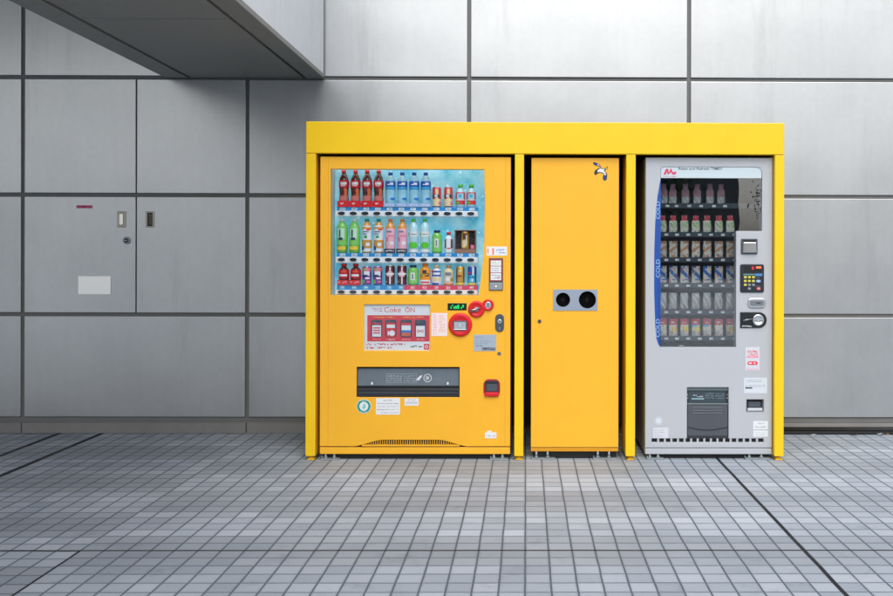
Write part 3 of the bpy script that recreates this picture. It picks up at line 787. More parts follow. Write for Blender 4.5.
# row 1 ---------------------------------------------------------------
def tea_dec(mb, x, y, z, r, h):
    mb.wrap(x, y, r + .0012, z + h * .42, z + h * .72, -42, 34, mat('pale_green_print', (190, 228, 205), .5)); mb.wrap(x, y, r + .0016, z + h * .46, z + h * .68, -24, -8, INK); mb.wrap(x, y, r + .0016, z + h * .38, z + h * .45, -30, 14, NAVY); mb.wrap(x, y, r + .0012, z + h * .09, z + h * .19, -55, 45, YELP)
for k, p in enumerate((342.3, 354.6)):
    lb = '%s green tea bottle with clear cap on the middle shelf, far left' % ('left' if k == 0 else 'right')
    if k == 0: proto = bottle('tea_bottle', lb, 'bottle', drink_pos(p, 1), hh(1, 219), .0325, TEA, CAPW, (mat('tea_label', (128, 204, 100), .4), .24, .78), 'bottle', tea_dec, 'green tea bottles on the middle shelf')
    else: dup(proto, drink_pos(p, 1), lb)
def milk_dec(mb, x, y, z, r, h):
    mb.wrap(x, y, r + .0012, z + h * .66, z + h * .71, 0, 50, REDP); mb.wrap(x, y, r + .0012, z + h * .60, z + h * .64, -48, 30, INKG); mb.wrap(x, y, r + .0012, z + h * .54, z + h * .57, -46, 10, BLUEP); mb.wrap(x, y, r + .0012, z + h * .43, z + h * .51, -26, 10, GREENP)
    mb.wrap(x, y, r + .0012, z + h * .14, z + h * .38, -88, 88, mat('oat_print', (206, 150, 70), .5), 12); mb.wrap(x, y, r + .0016, z + h * .2, z + h * .3, -5, 40, PAPER); mb.wrap(x, y, r + .0016, z + h * .08, z + h * .2, -70, -25, BLUED)
for k, p in enumerate((367.0, 378.8)):
    lb = '%s white labelled bottle with teal cap on the middle shelf' % ('left' if k == 0 else 'right')
    if k == 0: proto = bottle('blend_tea_bottle', lb, 'bottle', drink_pos(p, 1), hh(1, 219), .0292, AMBER, TEAL, (PAPER, .04, .80), 'bottle', milk_dec, 'teal capped bottles on the middle shelf')
    else: dup(proto, drink_pos(p, 1), lb)
def pink_dec(mb, x, y, z, r, h):
    mb.wrap(x, y, r + .0012, z + h * .60, z + h * .65, -40, 20, INKG); mb.wrap(x, y, r + .0012, z + h * .34, z + h * .46, -50, -20, PINK); mb.wrap(x, y, r + .0012, z + h * .24, z + h * .34, 0, 45, PAPER); mb.wrap(x, y, r + .0012, z + h * .48, z + h * .52, -20, 50, PINK)
for k, p in enumerate((390.4, 402.4)):
    lb = '%s pink bottle with orange cap on the middle shelf' % ('left' if k == 0 else 'right')
    if k == 0: proto = bottle('pink_tea_bottle', lb, 'bottle', drink_pos(p, 1), hh(1, 219), .0292, AMBER, ORANGE, (PINKB, .10, .82), 'bottle', pink_dec, 'pink bottles on the middle shelf', (SHAD, 0.026, 0.033))
    else: dup(proto, drink_pos(p, 1), lb)
def mus_dec(mb, x, y, z, r, h):
    mb.wrap(x, y, r + .0012, z + h * .49, z + h * .61, -80, -50, GREENP)
    mb.wrap(x, y, r + .0012, z + h * .54, z + h * .56, -30, 40, INKG); mb.wrap(x, y, r + .0012, z + h * .14, z + h * .32, -32, 40, LEAFG); mb.wrap(x, y, r + .0012, z + h * .18, z + h * .28, -50, 55, LEAFG); mb.wrap(x, y, r + .0012, z + h * .02, z + h * .11, -80, 80, PAPER, 10)
for k, p in enumerate((413.6, 425.0)):
    lb = '%s clear bottle with lime cap and green leaf on the middle shelf' % ('left' if k == 0 else 'right')
    if k == 0: proto = bottle('flavoured_water_bottle', lb, 'bottle', drink_pos(p, 1), hh(1, 219), .0292, CLEAR, LEAFG, (PAPER, .48, .63), 'bottle', mus_dec, 'clear lime capped bottles on the middle shelf')
    else: dup(proto, drink_pos(p, 1), lb)
def gt_dec(mb, x, y, z, r, h):
    mb.wrap(x, y, r + .0012, z + h * .25, z + h * .62, -22, 22, PAPER); mb.wrap(x, y, r + .0016, z + h * .30, z + h * .56, -8, 8, INKG)
bottle('short_tea_bottle', 'short green tea bottle with navy cap on the middle shelf', 'bottle', drink_pos(437, 1), hh(1, 230), .030, TEA, NAVY, (mat('tea_label', (128, 204, 100), .4), .08, .66), 'wide', gt_dec)
def yog_dec(mb, x, y, z, r, h):
    mb.wrap(x, y, r + .0012, z + h * .25, z + h * .66, -70, -34, REDD); mb.wrap(x, y, r + .0012, z + h * .25, z + h * .66, 34, 70, REDD); mb.wrap(x, y, r + .0012, z + h * .20, z + h * .25, -20, 40, REDP)
bottle('yogurt_drink_bottle', 'small white bottle with red cap on the middle shelf', 'bottle', drink_pos(448.7, 1), hh(1, 232), .0235, WHITE, RED, (PAPER, .04, .68), 'short', yog_dec)
# crate display box with a can inside
a, b, c, d = rc(454.8, 230, 476.2, 252.8, YS)
WOOD = mat('crate_cardboard', (150, 112, 92), 0.6, var=0.12, vscale=30)
t = thing('display_box', 'brown display box holding a golden can on the middle shelf, far right', 'box', ((a + b) / 2, YS, SHELFZ[1] + .0008)); z0 = SHELFZ[1] + .0008
mb = MB(); e = 0.006
mb.plate(a, b, z0, d, [(a + e, b - e, z0 + 0.024, d - e)], YS - 0.030, YS + 0.024, WOOD); mb.build('box_shell', t)
mb = MB(); mb.quad(a + e, b - e, z0 + 0.02, d - e, YS + 0.022, mat('box_inner_print', (52, 44, 50), .5)); rg = random.Random(5)
for k in range(26):
    x = rg.uniform(a + 2 * e, b - 2 * e); z = rg.uniform(z0 + .03, d - 2 * e); mb.flatdisc(x, z, rg.uniform(.0012, .003), YS + 0.0215, rg.choice([INKG, GOLD, REDD]), 6)
mb.build('box_backing', t)
mb = MB(); mb.box(b - 0.032, b - 0.012, YS - 0.02, YS - 0.018, z0 + .027, z0 + .05, PINK); mb.build('red_badge', t)
def goldv(mb, x, y, z, r, h):
    mb.wrap(x, y, r, z + h * .1, z + h * .5, -50, 10, CREAM); mb.wrap(x, y, r + .0005, z + h * .55, z + h * .9, -30, 40, mat('can_brown', (90, 52, 34), .4)); mb.wrap(x, y, r + .001, z + h * .2, z + h * .8, 15, 30, PAPER)
can('coffee_can', 'golden can standing inside the brown display box', 'can', ((a + b) / 2 - 0.002, YS, z0 + 0.0246), d - e - z0 - 0.028, .0245, GOLD, goldv)
# row 2 ---------------------------------------------------------------
for k, p in enumerate((344.0, 355.8)):
    lb = '%s short cola bottle with red name card on the bottom shelf' % ('left' if k == 0 else 'right')
    def dd(mb, x, y, z, r, h):
        mb.wrap(x, y, r + .0012, z + h * .40, z + h * .50, -45, 45, PAPER); mb.wrap(x, y, r + .0012, z + h * .60, z + h * .63, -25, 30, ORANGE)
    if k == 0: proto = bottle('short_cola_bottle', lb, 'bottle', drink_pos(p, 2), hh(2, 263.6), .0315, COLA, RED, (COLAL, .30, .72), 'short', dd, 'short cola bottles on the bottom shelf', (RED, 0.031, 0.034))
    else: dup(proto, drink_pos(p, 2), lb)
def grape(mb, x, y, z, r, h):
    mb.wrap(x, y, r, z + h * .50, z + h * .74, -34, 44, PAPER); mb.wrap(x, y, r + .0005, z + h * .44, z + h * .55, -60, 20, NAVY); mb.wrap(x, y, r, z + h * .75, z + h * .93, -70, 80, PINK, 10); mb.wrap(x, y, r + .0005, z + h * .8, z + h * .88, -40, 5, LEAFG)
    mb.wrap(x, y, r + .0005, z + h * .08, z + h * .28, -66, -20, LEAFG); mb.wrap(x, y, r + .0005, z + h * .32, z + h * .42, -10, 45, PAPER); mb.wrap(x, y, r + .001, z + h * .14, z + h * .22, 10, 50, PINK)
for k, p in enumerate((366.9, 377.8)):
    lb = '%s purple grape soda can on the bottom shelf' % ('left' if k == 0 else 'right')
    if k == 0: proto = can('grape_can', lb, 'can', drink_pos(p, 2), hh(2, 266.5), .0275, PURP, grape, 'purple cans on the bottom shelf')
    else: dup(proto, drink_pos(p, 2), lb)
def doc(mb, x, y, z, r, h):
    mb.wrap(x, y, r, z + h * .05, z + h * .92, -2, 14, PAPER, 2)
    mb.wrap(x, y, r + .0005, z + h * .52, z + h * .62, -52, 60, PAPER); mb.wrap(x, y, r + .0005, z + h * .62, z + h * .70, -20, 30, PINKB); mb.wrap(x, y, r + .0005, z + h * .44, z + h * .52, -30, 38, PINKB)
    mb.wrap(x, y, r + .0005, z + h * .15, z + h * .2, -60, -30, PINKB)
for k, p in enumerate((390.2, 402.0)):
    lb = '%s dark red can with white emblem on the bottom shelf' % ('left' if k == 0 else 'right')
    if k == 0: proto = can('dark_red_can', lb, 'can', drink_pos(p, 2), hh(2, 265.5), .0285, MAROON, doc, 'dark red cans on the bottom shelf')
    else: dup(proto, drink_pos(p, 2), lb)
bottle('tea_bottle', 'short green tea bottle with navy cap on the bottom shelf', 'bottle', drink_pos(413.2, 2), hh(2, 265), .0315, TEA, NAVY, (mat('tea_label', (128, 204, 100), .4), .10, .70), 'wide', gt_dec)
def org(mb, x, y, z, r, h):
    mb.wrap(x, y, r + .0012, z + h * .04, z + h * .24, -70, 70, PAPER, 10); mb.wrap(x, y, r + .0016, z + h * .09, z + h * .17, -45, 50, REDP); mb.wrap(x, y, r + .0012, z + h * .52, z + h * .70, -24, 20, INK); mb.wrap(x, y, r + .0016, z + h * .40, z + h * .54, 5, 44, INK); mb.wrap(x, y, r + .0012, z + h * .40, z + h * .5, -50, -20, GREENP); mb.wrap(x, y, r + .002, z + h * .46, z + h * .5, 10, 30, YELP)
bottle('orange_juice_bottle', 'orange juice bottle with orange cap on the bottom shelf', 'bottle', drink_pos(425.2, 2), hh(2, 263.2), .032, ORJ, ORANGE, (ORJ, .04, .74), 'short', org)
def lac(mb, x, y, z, r, h):
    mb.wrap(x, y, r + .0012, z + h * .44, z + h * .72, -60, 60, BLUED, 10); mb.wrap(x, y, r + .0016, z + h * .52, z + h * .64, -40, 45, PAPER); mb.wrap(x, y, r + .0012, z + h * .02, z + h * .12, -60, 30, BLUED); mb.wrap(x, y, r + .0016, z + h * .66, z + h * .76, -80, -45, REDP); mb.wrap(x, y, r + .0012, z + h * .2, z + h * .38, -40, 50, CREAM)
bottle('lactic_drink_bottle', 'white bottle with blue label on the bottom shelf', 'bottle', drink_pos(436.8, 2), hh(2, 265), .030, WHITE, CREAM, (PAPER, .02, .76), 'short', lac)
def cafe(mb, x, y, z, r, h):
    mb.wrap(x, y, r + .0012, z + h * .50, z + h * .64, -34, 34, INKG); mb.wrap(x, y, r + .0012, z + h * .22, z + h * .40, -30, 20, PAPER); mb.wrap(x, y, r + .0012, z + h * .20, z + h * .36, 20, 60, GOLD); mb.wrap(x, y, r + .0012, z + h * .02, z + h * .1, -70, 70, ORANGE, 8)
bottle('coffee_bottle', 'beige bottle with brown cap on the bottom shelf', 'bottle', drink_pos(448.6, 2), hh(2, 265), .030, CREAM, mat('cap_tan', (190, 150, 110), .4), (mat('beige_label', (206, 196, 176), .45), .04, .74), 'short', cafe)
def goldd(mb, x, y, z, r, h):
    mb.wrap(x, y, r, z + h * .1, z + h * .9, -60, -38, mat('can_brown', (90, 52, 34), .4)); mb.wrap(x, y, r, z + h * .1, z + h * .9, 48, 68, mat('can_brown', (90, 52, 34), .4)); mb.wrap(x, y, r + .0005, z + h * .44, z + h * .52, -40, 20, REDD); mb.wrap(x, y, r + .0005, z + h * .7, z + h * .8, -20, 20, CREAM); mb.wrap(x, y, r + .0006, z + h * .02, z + h * .12, -80, 80, YELP, 8)
can('coffee_can', 'golden coffee can on the bottom shelf, second from the right', 'can', drink_pos(460.3, 2), hh(2, 266), .0262, GOLD, goldd)
def bluec(mb, x, y, z, r, h):
    mb.wrap(x, y, r, z + h * .5, z + h * .95, 5, 30, PAPER); mb.wrap(x, y, r + .0005, z + h * .44, z + h * .52, -70, 50, CYAN, 8); mb.wrap(x, y, r + .0005, z + h * .58, z + h * .7, -55, -20, REDP); mb.wrap(x, y, r + .0005, z + h * .14, z + h * .4, -45, 40, CYAN); mb.wrap(x, y, r + .001, z + h * .2, z + h * .34, -5, 15, PAPER); mb.wrap(x, y, r + .0006, z + h * .02, z + h * .12, -80, 80, YELP, 8)
can('blue_can', 'blue and white can at the right end of the bottom shelf', 'can', drink_pos(472.1, 2), hh(2, 266), .0268, BLUED, bluec)

# ----- fittings on the drinks machine's door
def sticker(par, name, r4, Y, m, label=None, rad=0.0):
    mb = MB()
    if rad: mb.rrect(r4[0], r4[1], r4[2], r4[3], rad, Y - 0.0012, Y - 0.0002, m)
    else: mb.box(r4[0], r4[1], Y - 0.0012, Y - 0.0002, r4[2], r4[3], m)
    return mb
D = Y1
# card reader label and reader
r4 = rc(486.6, 246.6, 507, 255.6, D); mb = sticker(m1, '', r4, D, PAPER)
mb.quad(r4[0] + .005, r4[0] + .012, r4[2] + .012, r4[3] - .012, D - .0015, PINK); mb.quad(r4[0] + .034, r4[0] + .044, r4[2] + .006, r4[3] - .010, D - .0015, ORANGE)
mb.scribble(r4[0] + .058, r4[1] - .008, r4[2] + .01, r4[3] - .012, D - .0015, BLUEP, 2, 9); mb.build('card_label', m1)
r4 = rc(489, 258, 503, 290.3, D); mb = MB(); mb.box(r4[0], r4[1], D - .006, D - .0003, r4[2], r4[3], SLATE, .002)
rd = mb.build('card_reader', m1)
r5 = rc(489.6, 259, 502.4, 281, D); mb = MB(); mb.box(r5[0], r5[1], D - .0085, D - .0062, r5[2], r5[3], mat('reader_red', (160, 48, 58), .4), .001)
for (za, zb_) in ((.04, .36), (.39, .66), (.69, .93)):
    q0 = r5[2] + (r5[3] - r5[2]) * za; q1 = r5[2] + (r5[3] - r5[2]) * zb_
    mb.quad(r5[0] + .007, r5[1] - .007, q0, q1, D - .0088, PAPER)
    mb.scribble(r5[0] + .012, r5[1] - .012, q0 + .006, q1 - .006, D - .0091, [TEAL, INKG, LEAFG][int(za * 3)], 2, int(za * 100))
mb.flatdisc(r5[1] - .022, r5[2] + .02, .006, D - .0093, PINK, 12)
mb.build('reader_card_holder', rd)
r5 = rc(489.6, 282.5, 502.4, 289.8, D); mb = MB(); mb.box(r5[0], r5[1], D - .009, D - .0062, r5[2], r5[3], mat('reader_pad_grey', (140, 150, 156), .35), .002); mb.flatdisc((r5[0] + r5[1]) / 2, (r5[2] + r5[3]) / 2, .006, D - .0094, PAPER, 12); mb.build('reader_pad', rd)

# poster in its recess
mb = MB(); e = .004; yp = D + .012
mb.box(PO[0], PO[1], yp, yp + .02, PO[2], PO[3], PAPER)
w_, h_ = PO[1] - PO[0], PO[3] - PO[2]
fx_ = lambda t: PO[0] + w_ * t
fz_ = lambda t: PO[2] + h_ * t
y_ = yp - .0006; y2 = yp - .0011; y3 = yp - .0016; y4 = yp - .0021
CRED = mat('poster_red', (216, 52, 68), .5)
mb.text('Coke', fx_(.30), fx_(.555), fz_(.83), fz_(.94), y_, CRED)
mb.text('ON', fx_(.615), fx_(.765), fz_(.83), fz_(.935), y_, CRED)
mb.quad(fx_(.651), fx_(.656), fz_(.885), fz_(.955), y2, CRED)
mb.scribble(fx_(.12), fx_(.27), fz_(.83), fz_(.93), y_, REDP, 2, 11)
mb.quad(fx_(.045), fx_(.99), fz_(.195), fz_(.765), y_, CRED)
mb.scribble(fx_(.13), fx_(.47), fz_(.70), fz_(.74), y2, YELP, 1, 12); mb.scribble(fx_(.59), fx_(.90), fz_(.70), fz_(.74), y2, YELP, 1, 13)
NAVYS = mat('phone_navy', (52, 66, 86), .3)
for k, (p0, p1) in enumerate(((.10, .275), (.315, .49), (.545, .725), (.765, .94))):
    a0, a1 = fx_(p0), fx_(p1); b0, b1 = fz_(.285), fz_(.665)
    mb.rrect(a0, a1, b0, b1, .012, y2, yp - .0002, NAVYS)
    mb.scribble(a0 + .01, a1 - .01, fz_(.22), fz_(.255), y2, PAPER, 1, 14 + k)
    s0, s1 = a0 + .008, a1 - .008
    mb.quad(s0, (s0 + s1) / 2, fz_(.60), b1 - .004, y3, SLATE)
    if k == 0:
        mb.quad(s0, s1, b0 + .004, fz_(.57), y3, PAPER); mb.quad(s0, s1, fz_(.55), fz_(.60), y3, CRED)
        for i in range(4):
            for j in range(3): mb.flatdisc(s0 + (s1 - s0) * (.2 + .2 * i), fz_(.38 + .055 * j), .0055, y4, REDP, 10)
    if k == 1:
        mb.quad(s0, s1, b0 + .004, fz_(.60), y3, CRED); mb.quad(s0 + .002, s1 - .002, fz_(.49), fz_(.56), y4, PAPER)
        mb.flatdisc(s0 + (s1 - s0) * .64, fz_(.375), .017, y4, PAPER, 16); mb.quad(s0 + .008, s0 + .016, fz_(.33), fz_(.42), y4, PAPER)
    if k == 2:
        mb.quad(s0, s1, fz_(.44), fz_(.545), y3, PAPER); mb.quad(s0, s1, fz_(.55), fz_(.60), y3, CRED); mb.quad(s0, s1, fz_(.39), fz_(.44), y3, BLUEP); mb.quad(s0, s1, b0 + .006, fz_(.39), y3, mat('poster_photo', (190, 96, 80), .5))
        mb.scribble(s0 + .004, s1 - .004, b0 + .008, fz_(.375), y4, ORANGE, 3, 30)
    if k == 3:
        mb.quad(s0, s1, b0 + .004, fz_(.535), y3, PAPER)
        mb.ring(s0 + (s1 - s0) * .27, fz_(.42), .005, .009, y4, REDP, 14); mb.ring(s0 + (s1 - s0) * .73, fz_(.42), .005, .009, y4, REDP, 14)
        mb.quad(s0 + (s1 - s0) * .38, s0 + (s1 - s0) * .62, fz_(.41), fz_(.43), y4, REDP)
mb.scribble(fx_(.03), fx_(.62), fz_(.10), fz_(.17), y_, REDP, 1, 21); mb.scribble(fx_(.03), fx_(.42), fz_(.02), fz_(.09), y_, REDP, 1, 22)
mb.scribble(fx_(.67), fx_(.88), fz_(.05), fz_(.13), y_, INK, 1, 23)
mb.rrect(fx_(.905), fx_(.985), fz_(.02), fz_(.145), .004, y2, yp - .0003, CRED); mb.ring((fx_(.905) + fx_(.985)) / 2, fz_(.082), .006, .010, y3, PAPER, 14)
mb.build('advert_poster', m1, 'red and white advert with four phone screens reading Coke ON')
mb = MB(); mb.box(PO[0] + .001, PO[1] - .001, D + .004, D + .006, PO[2] + .001, PO[3] - .001, GLASS); mb.build('poster_cover', m1)

r4 = rc(431.5, 313, 447.4, 336, D); mb = sticker(m1, '', r4, D, mat('notice_pink_paper', (236, 222, 222), .5)); 
mb.scribble(r4[0] + .008, r4[0] + .032, r4[2] + .006, r4[3] - .006, D - .0015, PINK, 10, 31, .5, 1.0); mb.scribble(r4[0] + .042, r4[1] - .008, r4[2] + .02, r4[3] - .012, D - .0015, ORANGE, 9, 32, .5, 1.2, .5); mb.build('price_notice', m1)
r4 = rc(447.6, 303.2, 466.6, 310.3, D); mb = MB(); mb.box(r4[0], r4[1], D - .002, D - .0002, r4[2], r4[3], mat('led_panel_black', (14, 30, 22), .2), .001)
LED = mat('led_green', (10, 120, 60), .4, emit=(20, 200, 90), es=0.8)
mb.scribble(r4[0] + .018, r4[1] - .014, r4[2] + .008, r4[3] - .008, D - .0024, LED, 1, 7, .9, .55)
mb.build('price_display', m1)
# bill slot disc
def dome(mb, cx, cz, r, y, h, m, n=40, inner=0.0):
    prev = None
    prof = [(r, 0), (r * .985, h * .5), (r * .93, h * .85), (r * .85, h), (r * .72, h * .96), (r * .6, h * .8)]
    if inner: prof.append((inner, h * .7))
    mi = mb.mi(m); rings = []
    for (rr, d) in prof:
        rings.append([mb.bm.verts.new((cx + rr * math.cos(2 * PI * i / n), y - d, cz + rr * math.sin(2 * PI * i / n))) for i in range(n)])
    for k in range(len(rings) - 1):
        for i in range(n):
            f = mb.bm.faces.new((rings[k][i], rings[k][(i + 1) % n], rings[k + 1][(i + 1) % n], rings[k + 1][i])); f.material_index = mi; f.smooth = True
    f = mb.bm.faces.new(rings[-1]); f.material_index = mi
    bmesh.ops.recalc_face_normals(mb.bm, faces=mb.bm.faces[:])
p = P(460.3, 324.7, D); rr = X(472.2, D) - X(460.3, D)
mb = MB(); dome(mb, p.x, p.z, rr, D - .0003, .016, RED, inner=rr * .5); bd = mb.build('bill_slot', m1)
r4 = rc(453, 320.6, 467.4, 330.2, D); mb = MB(); mb.rrect(r4[0], r4[1], r4[2], r4[3], .006, D - .017, D - .002, SLATE, .001)
mb.box(r4[0] + .008, r4[1] - .008, D - .0185, D - .0172, r4[2] + .012, r4[3] - .006, mat('bill_slot_grey', (165, 172, 180), .3)); mb.box(r4[0] + .006, r4[1] - .006, D - .024, D - .0172, r4[2] + .004, r4[2] + .010, WHITE, .001)
mb.box((r4[0] + r4[1]) / 2 - .002, (r4[0] + r4[1]) / 2 + .002, D - .019, D - .0186, r4[2] + .026, r4[3] - .016, PAPER); mb.build('slot_mouth', bd)
mb = MB(); q = r4[3] + .009; mb.scribble(p.x - .02, p.x + .02, q, q + .008, D - .0166, REDD, 1, 51); mb.build('print', bd)
p = P(476.5, 309.2, D); rr = X(484.9, D) - X(476.5, D)
mb = MB(); dome(mb, p.x, p.z, rr, D - .0003, .014, RED, inner=rr * .45); lv = mb.build('coin_return_dial', m1)
mb = MB(); c1 = Vector((p.x - .034, D - .019, p.z - .010)); c2 = Vector((p.x + .022, D - .019, p.z + .010))
mb.tube([c1, c1 + (c2 - c1) * .3, c2], [.010, .007, .005], STEEL, 10); mb.disc(p.x, p.z, .014, D - .017, D - .009, STEEL, 20, .002); mb.build('lever', lv)
p = P(488.1, 305, D); rr = X(493.9, D) - X(488.1, D)
mb = MB(); dome(mb, p.x, p.z, rr, D - .0013, .012, RED, inner=rr * .55); cs = mb.build('coin_slot', m1)
mb = MB(); mb.disc(p.x, p.z, .019, D - .0125, D - .008, CHROME, 24, .002); mb.box(p.x - .002, p.x + .003, D - .0132, D - .0126, p.z - .013, p.z + .013, BLACK); mb.build('slot_plate', cs)
# lock
r4 = rc(495.2, 314, 504, 332, D); mb = MB(); mb.rrect(r4[0], r4[1], r4[2], r4[3], .0255, D - .005, D - .0002, SLATE, .002); cx_ = (r4[0] + r4[1]) / 2
lk = mb.build('lock_plate', m1); mb = MB(); mb.disc(cx_, (r4[2] + r4[3]) / 2 + .010, .013, D - .010, D - .0052, CHROME, 20, .002); mb.disc(cx_, (r4[2] + r4[3]) / 2 + .010, .005, D - .011, D - .0102, BLACK, 12)
mb.box(cx_ - .004, cx_ + .004, D - .007, D - .0052, r4[2] + .014, r4[2] + .03, STEEL, .001); mb.build('lock_cylinder', lk)
r4 = rc(473.6, 334.6, 496.2, 351, D); mb = sticker(m1, '', r4, D, mat('info_plate_silver', (168, 182, 196), .4, metal=.2))
mb.scribble(r4[0] + .008, r4[0] + .06, r4[3] - .02, r4[3] - .010, D - .0015, INKG, 1, 61); mb.scribble(r4[0] + .008, r4[1] - .008, r4[2] + .040, r4[3] - .028, D - .0015, INKG, 3, 62, .4, 1.5, .4)
mb.scribble(r4[0] + .008, r4[0] + .055, r4[2] + .026, r4[2] + .036, D - .0015, INK, 1, 63); mb.quad(r4[0] + .05, r4[1] - .004, r4[2] + .004, r4[2] + .022, D - .0015, INKG); mb.scribble(r4[0] + .054, r4[1] - .008, r4[2] + .006, r4[2] + .020, D - .0018, INK, 1, 64, .9); mb.build('operator_plate', m1)
p = P(499.3, 353.5, D); mb = MB(); mb.disc(p.x, p.z, .011, D - .004, D - .0002, STEEL, 18, .001); mb.flatdisc(p.x, p.z, .004, D - .0045, BLACK, 10); mb.build('keyhole', m1)
# pickup port
mb = MB(); mb.box(PK[0], PK[1], D + .052, D + .10, PK[2], PK[3], BLACK); mb.build('port_cavity', m1)
zf = PK[2] + (PK[3] - PK[2]) * .36
FLAP = mat('flap_smoked_plastic', (104, 116, 126), 0.22, var=0.08, vscale=9)
mb = MB(); mb.box(PK[0] + .004, PK[1] - .004, D + .018, D + .024, zf, PK[3] - .010, FLAP, .002); fl = mb.build('port_flap', m1)
mb = MB(); wz = zf + .052
PR = mat('flap_print', (168, 178, 186), .5)
xa = X(386, D); xb = X(416.5, D); yq = D + .0172
for (u0, u1, v0, v1) in ((xa, xb, zf + .018, zf + .0195), (xa, xb, zf + .072, zf + .0735), (xa, xa + .0015, zf + .018, zf + .072), (xb, xb + .0015, zf + .018, zf + .072), (X(404, D), X(404, D) + .0015, zf + .018, zf + .072)): mb.quad(u0, u1, v0, v1, yq, PR)
mb.scribble(xa + .006, X(402, D), zf + .024, zf + .066, yq, PR, 3, 71, .45); mb.scribble(X(405, D), xb - .006, zf + .024, zf + .066, yq, PR, 3, 72, .4)
PRW = mat('flap_print_white', (214, 220, 224), .5)
q = P(427.3, 379.6, D); mb.ring(q.x, zf + .048, .021, .0245, yq, PRW, 26); mb.ring(q.x, zf + .048, .008, .012, yq, PRW, 18); mb.quad(q.x - .002, q.x + .010, zf + .036, zf + .058, yq, PRW)
q = P(418, 379.6, D); mb.poly([(q.x - .016, zf + .034), (q.x + .004, zf + .034), (q.x + .018, zf + .052), (q.x + .024, zf + .066), (q.x + .008, zf + .060), (q.x - .006, zf + .046)], yq, PRW)
for qx in (371.5, 447.5):
    q = P(qx, 383, D); mb.flatdisc(q.x, zf + .016, .0065, yq, PRW, 8, 1.4)
mb.build('flap_print', fl)
mb = MB(); mb.box(PK[0] + .001, PK[1] - .001, D + .004, D + .045, PK[2] + .001, zf - .014, DARK, .004); mb.box(PK[0] + .001, PK[1] - .001, D + .010, D + .045, zf - .012, zf - .001, BLACK); mb.box(PK[0] + .01, PK[1] - .01, D + .001, D + .004, PK[2] + .024, PK[2] + .029, SLATE)
mb.build('port_sill', m1)
# coin return cup
r4 = rc(483.6, 379, 500, 396.6, D); mb = MB(); mb.rrect(r4[0], r4[1], r4[2], r4[3], .032, D - .008, D - .0002, mat('cup_dark_red', (150, 24, 34), .4), .003)
cc = mb.build('coin_cup', m1); mb = MB(); mb.rrect(r4[0] + .010, r4[1] - .010, r4[2] + .032, r4[3] - .010, .008, D - .0095, D - .0082, DARK, .001); mb.rrect(r4[0] + .016, r4[1] - .016, r4[2] + .034, r4[3] - .03, .006, D - .0105, D - .0097, SLATE, .001)
mb.build('cup_flap', cc); mb = MB(); mb.rrect(r4[0] + .005, r4[1] - .005, r4[2] + .004, r4[2] + .026, .010, D - .016, D - .0084, RED, .003); mb.build('cup_lip', cc)
# stickers along the bottom
p = P(363.9, 406.2, D); mb = MB(); mb.disc(p.x, p.z, .043, D - .0012, D - .0002, PAPER, 36); mb.ring(p.x, p.z, .027, .040, D - .0015, TEAL, 36); mb.scribble(p.x - .022, p.x + .022, p.z + .029, p.z + .037, D - .0018, PAPER, 1, 80); mb.scribble(p.x - .022, p.x + .022, p.z - .037, p.z - .029, D - .0018, PAPER, 1, 81)
mb.poly([(p.x - .004, p.z - .018), (p.x + .012, p.z - .008), (p.x + .010, p.z + .010), (p.x - .001, p.z + .019), (p.x - .004, p.z + .004), (p.x - .011, p.z - .004)], D - .0016, mat('pale_teal_print', (130, 200, 185), .5)); mb.build('round_sticker', m1, 'green and white round sticker below the pickup port')
r4 = rc(376, 398, 400, 414.5, D); mb = sticker(m1, '', r4, D, PAPER); mb.scribble(r4[0] + .045, r4[1] - .045, r4[3] - .018, r4[3] - .010, D - .0015, INK, 1, 82)
for k in range(4): mb.scribble(r4[0] + (.008 if k else .03), r4[1] - .008, r4[2] + .008 + k * .018, r4[2] + .016 + k * .018, D - .0015, INK if k % 2 else INKG, 1, 83 + k)
mb.build('instruction_sticker', m1)
r4 = rc(404.6, 398.2, 418.6, 405.6, D); mb = sticker(m1, '', r4, D, PAPER); mb.scribble(r4[0] + .02, r4[1] - .02, r4[2] + .028, r4[3] - .004, D - .0015, INKG, 2, 88); mb.quad(r4[0] + .006, r4[1] - .006, r4[2] + .012, r4[2] + .024, D - .0015, mat('grey_print', (196, 200, 208), .5)); mb.build('small_sticker', m1)
r4 = rc(485, 432.3, 496.4, 438.2, D); mb = sticker(m1, '', r4, D, PAPER); mb.box(r4[0] + .014, r4[0] + .040, D - .0012, D - .0002, r4[3], r4[3] + .010, PAPER); mb.scribble(r4[0] + .006, r4[1] - .006, r4[2] + .008, r4[2] + .02, D - .0015, INKG, 1, 89); mb.build('barcode_sticker', m1)

# ------------------------------------------------------------------ bin cabinet (middle)
a, b, c, d = rc(531.2, 158, 618.7, 451.5, Y2)
m2 = thing('bin_cabinet', 'tall yellow bin cabinet with two round holes between the vending machines', 'bin cabinet', ((a + b) / 2, Y2, 0))
zs = Z(447.2, Y2, 575)
V = rc(553.2, 289.6, 597.4, 310.6, Y2)
p1, p2 = P(563, 299.8, Y2), P(587.4, 299.8, Y2)
r1, r2 = X(570.2, Y2) - X(563, Y2), X(596.1, Y2) - X(587.4, Y2)
mb = MB(); mb.plate(a, b, zs, d, [(p1.x - r1, p1.x + r1, p1.z - r1, p1.z + r1), (p2.x - r2, p2.x + r2, p2.z - r2, p2.z + r2)], Y2, Y2 + .03, YEL_M); mb.build('door', m2)
mb = MB(); mb.box(a + .003, b - .003, Y2 + .0335, YB, c + .004, d - .003, YEL_M, .004); mb.build('cabinet', m2)
mb = MB(); mb.box(a, b, Y2 + .004, Y2 + .03, c, zs - .003, mat('cabinet_base_paint', (214, 150, 20), 0.45), .002); mb.build('base_rail', m2)
